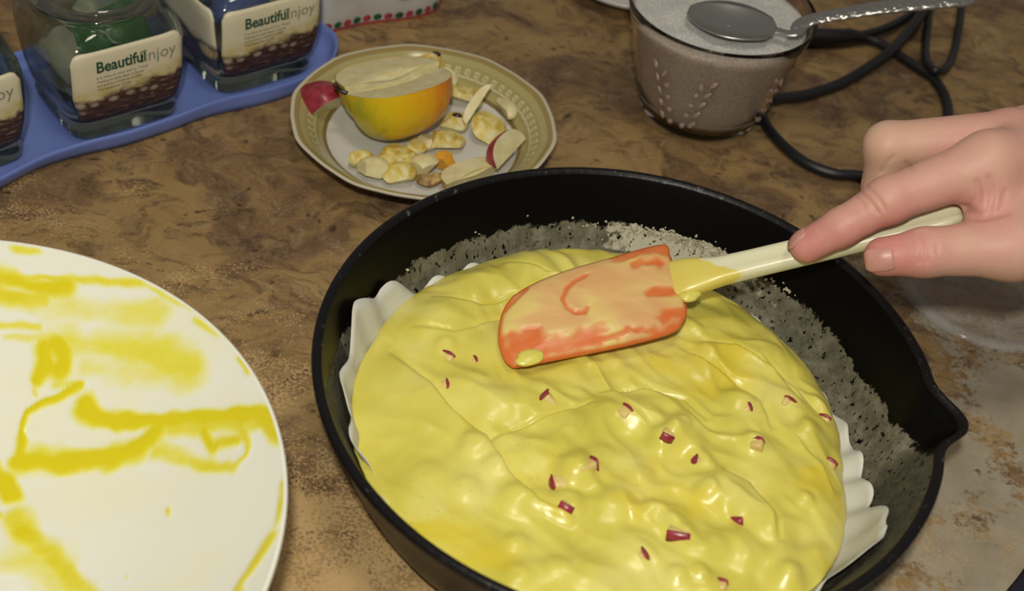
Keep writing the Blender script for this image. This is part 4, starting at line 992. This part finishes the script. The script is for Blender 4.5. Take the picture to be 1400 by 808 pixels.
# sugar
t = NT('white_sugar'); c = t.co(); gl = t.ramp(t.vor(c, 1500, 'Color'), (.5, (.60, .59, .56)), (.8, (.86, .85, .82)))
t.set(Base_Color=gl, Roughness=.45, Subsurface_Weight=.15, Subsurface_Scale=.001); t.bump(t.noise(c, 1600, 2), .9, .0012); M_SUGAR = t.m
sr_ = [float(gout(z))-.0026 for z in (.012, .02, .03, .04, .05, .058, .0625)]
V = []; ntS = 96
top = np.linspace(1, 0, 22)[1:]
for i in range(ntS):
    t_ = 2*PI*i/ntS
    V.append((0, 0, .0047)); V.append((.028*math.cos(t_), .028*math.sin(t_), .0060))
    for r, z in zip(sr_, (.012, .02, .03, .04, .05, .058, .0625)): V.append((r*math.cos(t_), r*math.sin(t_), z+(.002*math.sin(t_+2) if z > .06 else 0)))
    for s in top:
        x_, y_ = sr_[-1]*s*math.cos(t_), sr_[-1]*s*math.sin(t_)
        z = .0625+.002*math.sin(t_+2)*s+.0028*(1-s)+.0016*float(fbm(np.array([x_*60]), np.array([y_*60]), 3)[0])*(1-s**6)
        V.append((x_, y_, z))
sg = mesh('sugar', V, grid_faces(ntS, 2+len(sr_)+len(top), True), M_SUGAR, fix=True); sg.location = (GC[0], GC[1], 0)
tag(sg, 'white granulated sugar filling the smoky glass cup', 'sugar', kind='stuff')
# spoon
t = NT('engraved_steel'); c = t.co(); eng = t.at('engrave')
t.set(Base_Color=(.55, .55, .53), Metallic=1., Roughness=.28)
h_ = t.math('MULTIPLY', eng, t.ramp(t.vor(c, 330, feat='SMOOTH_F1'), (.1, 0.), (.6, 1.))); t.bump(h_, .7, .0008); M_STEEL = t.m
s0 = pz(940, 20, .0670); s1 = pz(1064, 49, .0690); s2 = pz(1110, 27, .0765); s3 = pz(1335, -2, .094)
bl = np.linalg.norm(s1-s0); bx = (s1-s0)/bl; by = np.cross([0, 0, 1], bx); by /= np.linalg.norm(by); bzv = np.cross(bx, by)
V = []; nu, nv = 28, 17
for lay in (0, 1):
    for i in range(nu):
        u = i/(nu-1); wv = .0200*math.sin(PI*min(1, (u*.93+.02))**.92)**.62
        if u > .9: wv = max(wv*(1-(u-.9)/.1), .0022)
        for k in range(nv):
            v = -1+2*k/(nv-1); dep = -.0062*(1-v*v)*math.sin(PI*min(1, u))**.8
            V.append(s0+bx*(bl*u)+by*(wv*v)+bzv*(dep+.0035-(.0009 if lay else 0)))
n = nu*nv; F = grid_faces(nu, nv)+[tuple(q+n for q in f)[::-1] for f in grid_faces(nu, nv)]
rim = list(range(nv))+[i*nv+nv-1 for i in range(1, nu)]+[(nu-1)*nv+k for k in range(nv-2, -1, -1)]+[i*nv for i in range(nu-2, 0, -1)]
F += [(a_, b_, b_+n, a_+n) for a_, b_ in zip(rim, rim[1:]+rim[:1])]
spn = empty('teaspoon', s0, label='silver teaspoon with an ornate engraved handle resting in the sugar', cat='spoon')
o = mesh('bowl', np.array(V)-s0, F, M_STEEL, spn, fix=True); attr(o, 'engrave', [0]*len(V))
hp = catmull([s1-bx*.002+bzv*.003, s1+bx*.008+bzv*.004, s2, s2*.5+s3*.5+np.array([0, 0, .002]), s3], 12)
wr_ = np.interp(np.linspace(0, 1, len(hp)), [0, .12, .3, .6, .85, .96, 1], [.0034, .0030, .0040, .0056, .0072, .0066, .0025])
V, F = tube(hp, wr_, 14, .30); o = mesh('handle', np.array(V)-s0, F, M_STEEL, spn, fix=True)
attr(o, 'engrave', np.repeat(sstep(.18, .25, np.linspace(0, 1, len(hp))), 14))

# ================================================================== CABLES
t = NT('black_rubber'); c = t.co(); t.set(Base_Color=t.ramp(t.noise(c, 60), (.3, (.005, .0055, .007)), (.7, (.009, .010, .013))), Roughness=.42); M_CABLE = t.m
def cab(pts): return catmull([pz(x, y, z) for x, y, z in pts], 10)
cr_ = .0031
pc = empty('power_cord', pz(1112, 52, 0), label='black power cord looping from behind the sugar cup past the hand', cat='cord')
org = pz(1112, 52, 0)
P = cab([(1165, 51, .0045), (1200, 58, .004), (1240, 83, .0036), (1274, 106, .0034), (1292, 132, .0034), (1296, 165, .0034), (1285, 205, .0034), (1250, 235, .0034), (1210, 243, .0034), (1170, 240, .0034), (1138, 237, .0034), (1100, 222, .0034), (1066, 194, .0034), (1044, 165, .0034), (1041, 142, .0034), (1036, 118, .0034), (1015, 92, .0034), (985, 78, .0034)])
V, F = tube(P-org, cr_, 12); mesh('cord', V, F, M_CABLE, pc, fix=True)
P = cab([(1078, 50, .0062), (1112, 51, .0062), (1140, 52, .0062), (1165, 51, .0056), (1182, 53, .0048)]); V, F = tube(P-org, np.interp(np.linspace(0, 1, len(P)), [0, .7, 1], [.0064, .0060, .0034]), 14); mesh('strain_relief', V, F, M_CABLE, pc, fix=True)
P = cab([(1165, 51, .0060), (1196, 44, .0062), (1226, 32, .0052), (1250, 16, .0038), (1275, -8, .0034), (1300, -50, .0034)]); V, F = tube(P-org, cr_, 12); mesh('cord', V, F, M_CABLE, pc, fix=True)
org = pz(1150, 115, 0)
pc2 = empty('cable', org, label='black cable crossing over the power cord behind the sugar cup', cat='cord')
P = cab([(1000, 84, .0098), (1030, 112, .0098), (1048, 134, .0096), (1075, 134, .006), (1110, 128, .0036), (1150, 114, .0036), (1188, 92, .0062), (1215, 72, .0100), (1238, 48, .0090), (1256, 24, .0100), (1272, -6, .0100), (1290, -50, .005), (1300, -90, .0034)]); V, F = tube(P-org, cr_*1.12, 12); mesh('cord', V, F, M_CABLE, pc2, fix=True)
org = pz(1290, 90, 0)
pc3 = empty('cable', org, label='thin black cable hanging in a narrow loop beside the spoon handle end', cat='cord')
P = cab([(1278, -60, .0034), (1276, -20, .0036), (1270, 22, .0050), (1266, 55, .0036), (1266, 80, .0060), (1276, 95, .0095), (1290, 95, .0080), (1302, 78, .0036), (1310, 45, .0034), (1316, 0, .0034), (1322, -50, .0034)]); V, F = tube(P-org, cr_*.86, 12); mesh('cord', V, F, M_CABLE, pc3, fix=True)

# ================================================================== BAG, SAUCER, LID, CLOTH
b0 = pz(440, 52, .0); b1 = pz(612, 9, .0); bd = b1-b0; bw = np.linalg.norm(bd); bdx = bd/bw; baz = math.atan2(bdx[1], bdx[0]); bn = np.array([bdx[1], -bdx[0], 0])
bag = empty('flour_bag', b0, baz, label='white paper bag with red and green dots, standing behind the plate', cat='bag')
V = []; nu, nz = 160, 36
def bagpt(fu, fz):                            # closed loop around the bag
    a_ = fu*2*PI; x_ = bw/2+(bw/2)*math.copysign(abs(math.cos(a_))**.35, math.cos(a_)); yv = .016*math.copysign(abs(math.sin(a_))**.6, math.sin(a_))
    z = fz*.12; bul = 1+.35*math.sin(PI*min(1, fz*1.1))
    if fz > .8: bul *= 1-(fz-.8)*3.6
    wav = .0035*math.sin(x_*70)*(1-fz)+.002*float(perlin(np.array([x_*60+7]), np.array([z*40+(3 if yv > 0 else 9)]))[0])
    return x_, yv*bul+.016+wav, z
for i in range(nu):
    for j in range(nz): V.append(bagpt(i/nu, j/(nz-1)))
F = grid_faces(nu, nz, True)+[tuple(i*nz for i in range(nu)), tuple(i*nz+nz-1 for i in range(nu))]
mesh('paper', V, F, plain('white_bag_paper', (.60, .585, .55), .5), bag, fix=True)
M_RDOT = plain('red_print', (.45, .045, .06), .5); M_GDOT = plain('green_print', (.012, .10, .035), .5)
def bagfront(x_, z):
    c_ = (x_-bw/2)/(bw/2); ca_ = math.copysign(min(1, abs(c_))**(1/.35), c_); return bagpt(1-math.acos(ca_)/(2*PI), z/.12)[1]
def disc(x_, z, rx, rz_, mat, nm, lift=.0006):
    V = []; n = 14
    for rr in (0, .5, 1):
        for k in range(n):
            a_ = 2*PI*k/n; X_ = x_+rr*rx*math.cos(a_); Z_ = max(.0003, z+rr*rz_*math.sin(a_)); V.append((X_, bagfront(min(max(X_, .001), bw-.001), Z_)-lift, Z_))
    mesh(nm, V, grid_faces(3, n)+[(j*n+n-1, j*n, (j+1)*n, (j+1)*n+n-1) for j in range(2)], mat, bag)
for k in range(13):
    disc(.005+k*(bw-.010)/12, .0052, .0027, .0024, M_GDOT if k % 2 else M_RDOT, 'printed_dot', .0008)
for k in range(24):
    disc(.003+k*(bw-.006)/23, .0012, .0024, .0011, M_RDOT, 'printed_edge', .0006)
disc(bw*.60, .024, .0075, .0080, M_GRY, 'printed_ring', .0007); disc(bw*.60, .0245, .0058, .0064, M_RDOT, 'printed_strawberry', .0011); disc(bw*.44, .030, .0045, .0050, M_RDOT, 'printed_strawberry')
sp_ = [(0, .0030), (.030, .0030), (.036, .005), (.046, .0110), (.0500, .0130), (.0508, .0124), (.047, .0085), (.036, .0022), (.030, 0), (0, 0)]
V, F = lathe(sp_, 64); so = mesh('saucer', V, F, plain('white_porcelain', (.62, .61, .58), .2), fix=True); so.location = (.046, .8010, 0)
tag(so, 'plain white saucer behind the sugar cup', 'saucer')
t = NT('clear_plastic'); t.set(Base_Color=(.72, .73, .74), Roughness=.12, Alpha=t.ramp(t.xyz(t.co())[2], (.0011, .07), (.0016, .20))); M_CLEAR = t.m
lp = [(0, .0012), (.041, .0012), (.0425, .0016), (.0432, .0030), (.0450, .0034), (.0490, .0034), (.0502, .0028), (.0506, .0008), (.0500, .0004), (.0492, .0010), (.0488, .0024), (.0455, .0025), (.0440, .0022), (.0432, .0006), (.042, .0004), (0, .0004)]
V, F = lathe(lp, 96); lo_ = mesh('plastic_lid', V, F, M_CLEAR, fix=True); lo_.location = (.2455, .5415, 0)
tag(lo_, 'clear round plastic lid lying flat on the worn tabletop under the hand', 'lid')
# navy cloth at the table corner
ca0 = pz(1420, 738, 0); cb0 = pz(1356, 830, 0); cd = ca0-cb0; cd /= np.linalg.norm(cd); cn = np.array([cd[1], -cd[0], 0])
V = []; nu, nv = 40, 30
for i in range(nu):
    for j in range(nv):
        u = -.06+.16*i/(nu-1); v = .10*j/(nv-1)
        z = .010*(1-math.exp(-(v/.006)))+.0025*math.sin(u*90+v*60)*min(1, v/.02)+.0006
        P = cb0+cd*u+cn*(v+.002*math.sin(u*60)-.001*min(1, v*100)); P[2] = max(z, .0006); V.append(P-cb0)
o = mesh('cloth', V, grid_faces(nu, nv), M_NAVY, fix=True); o.location = cb0; md = o.modifiers.new('t', 'SOLIDIFY'); md.thickness = .001; md.offset = 0
tag(o, 'navy blue cloth with small white flecks on the table beside the pan', 'cloth')
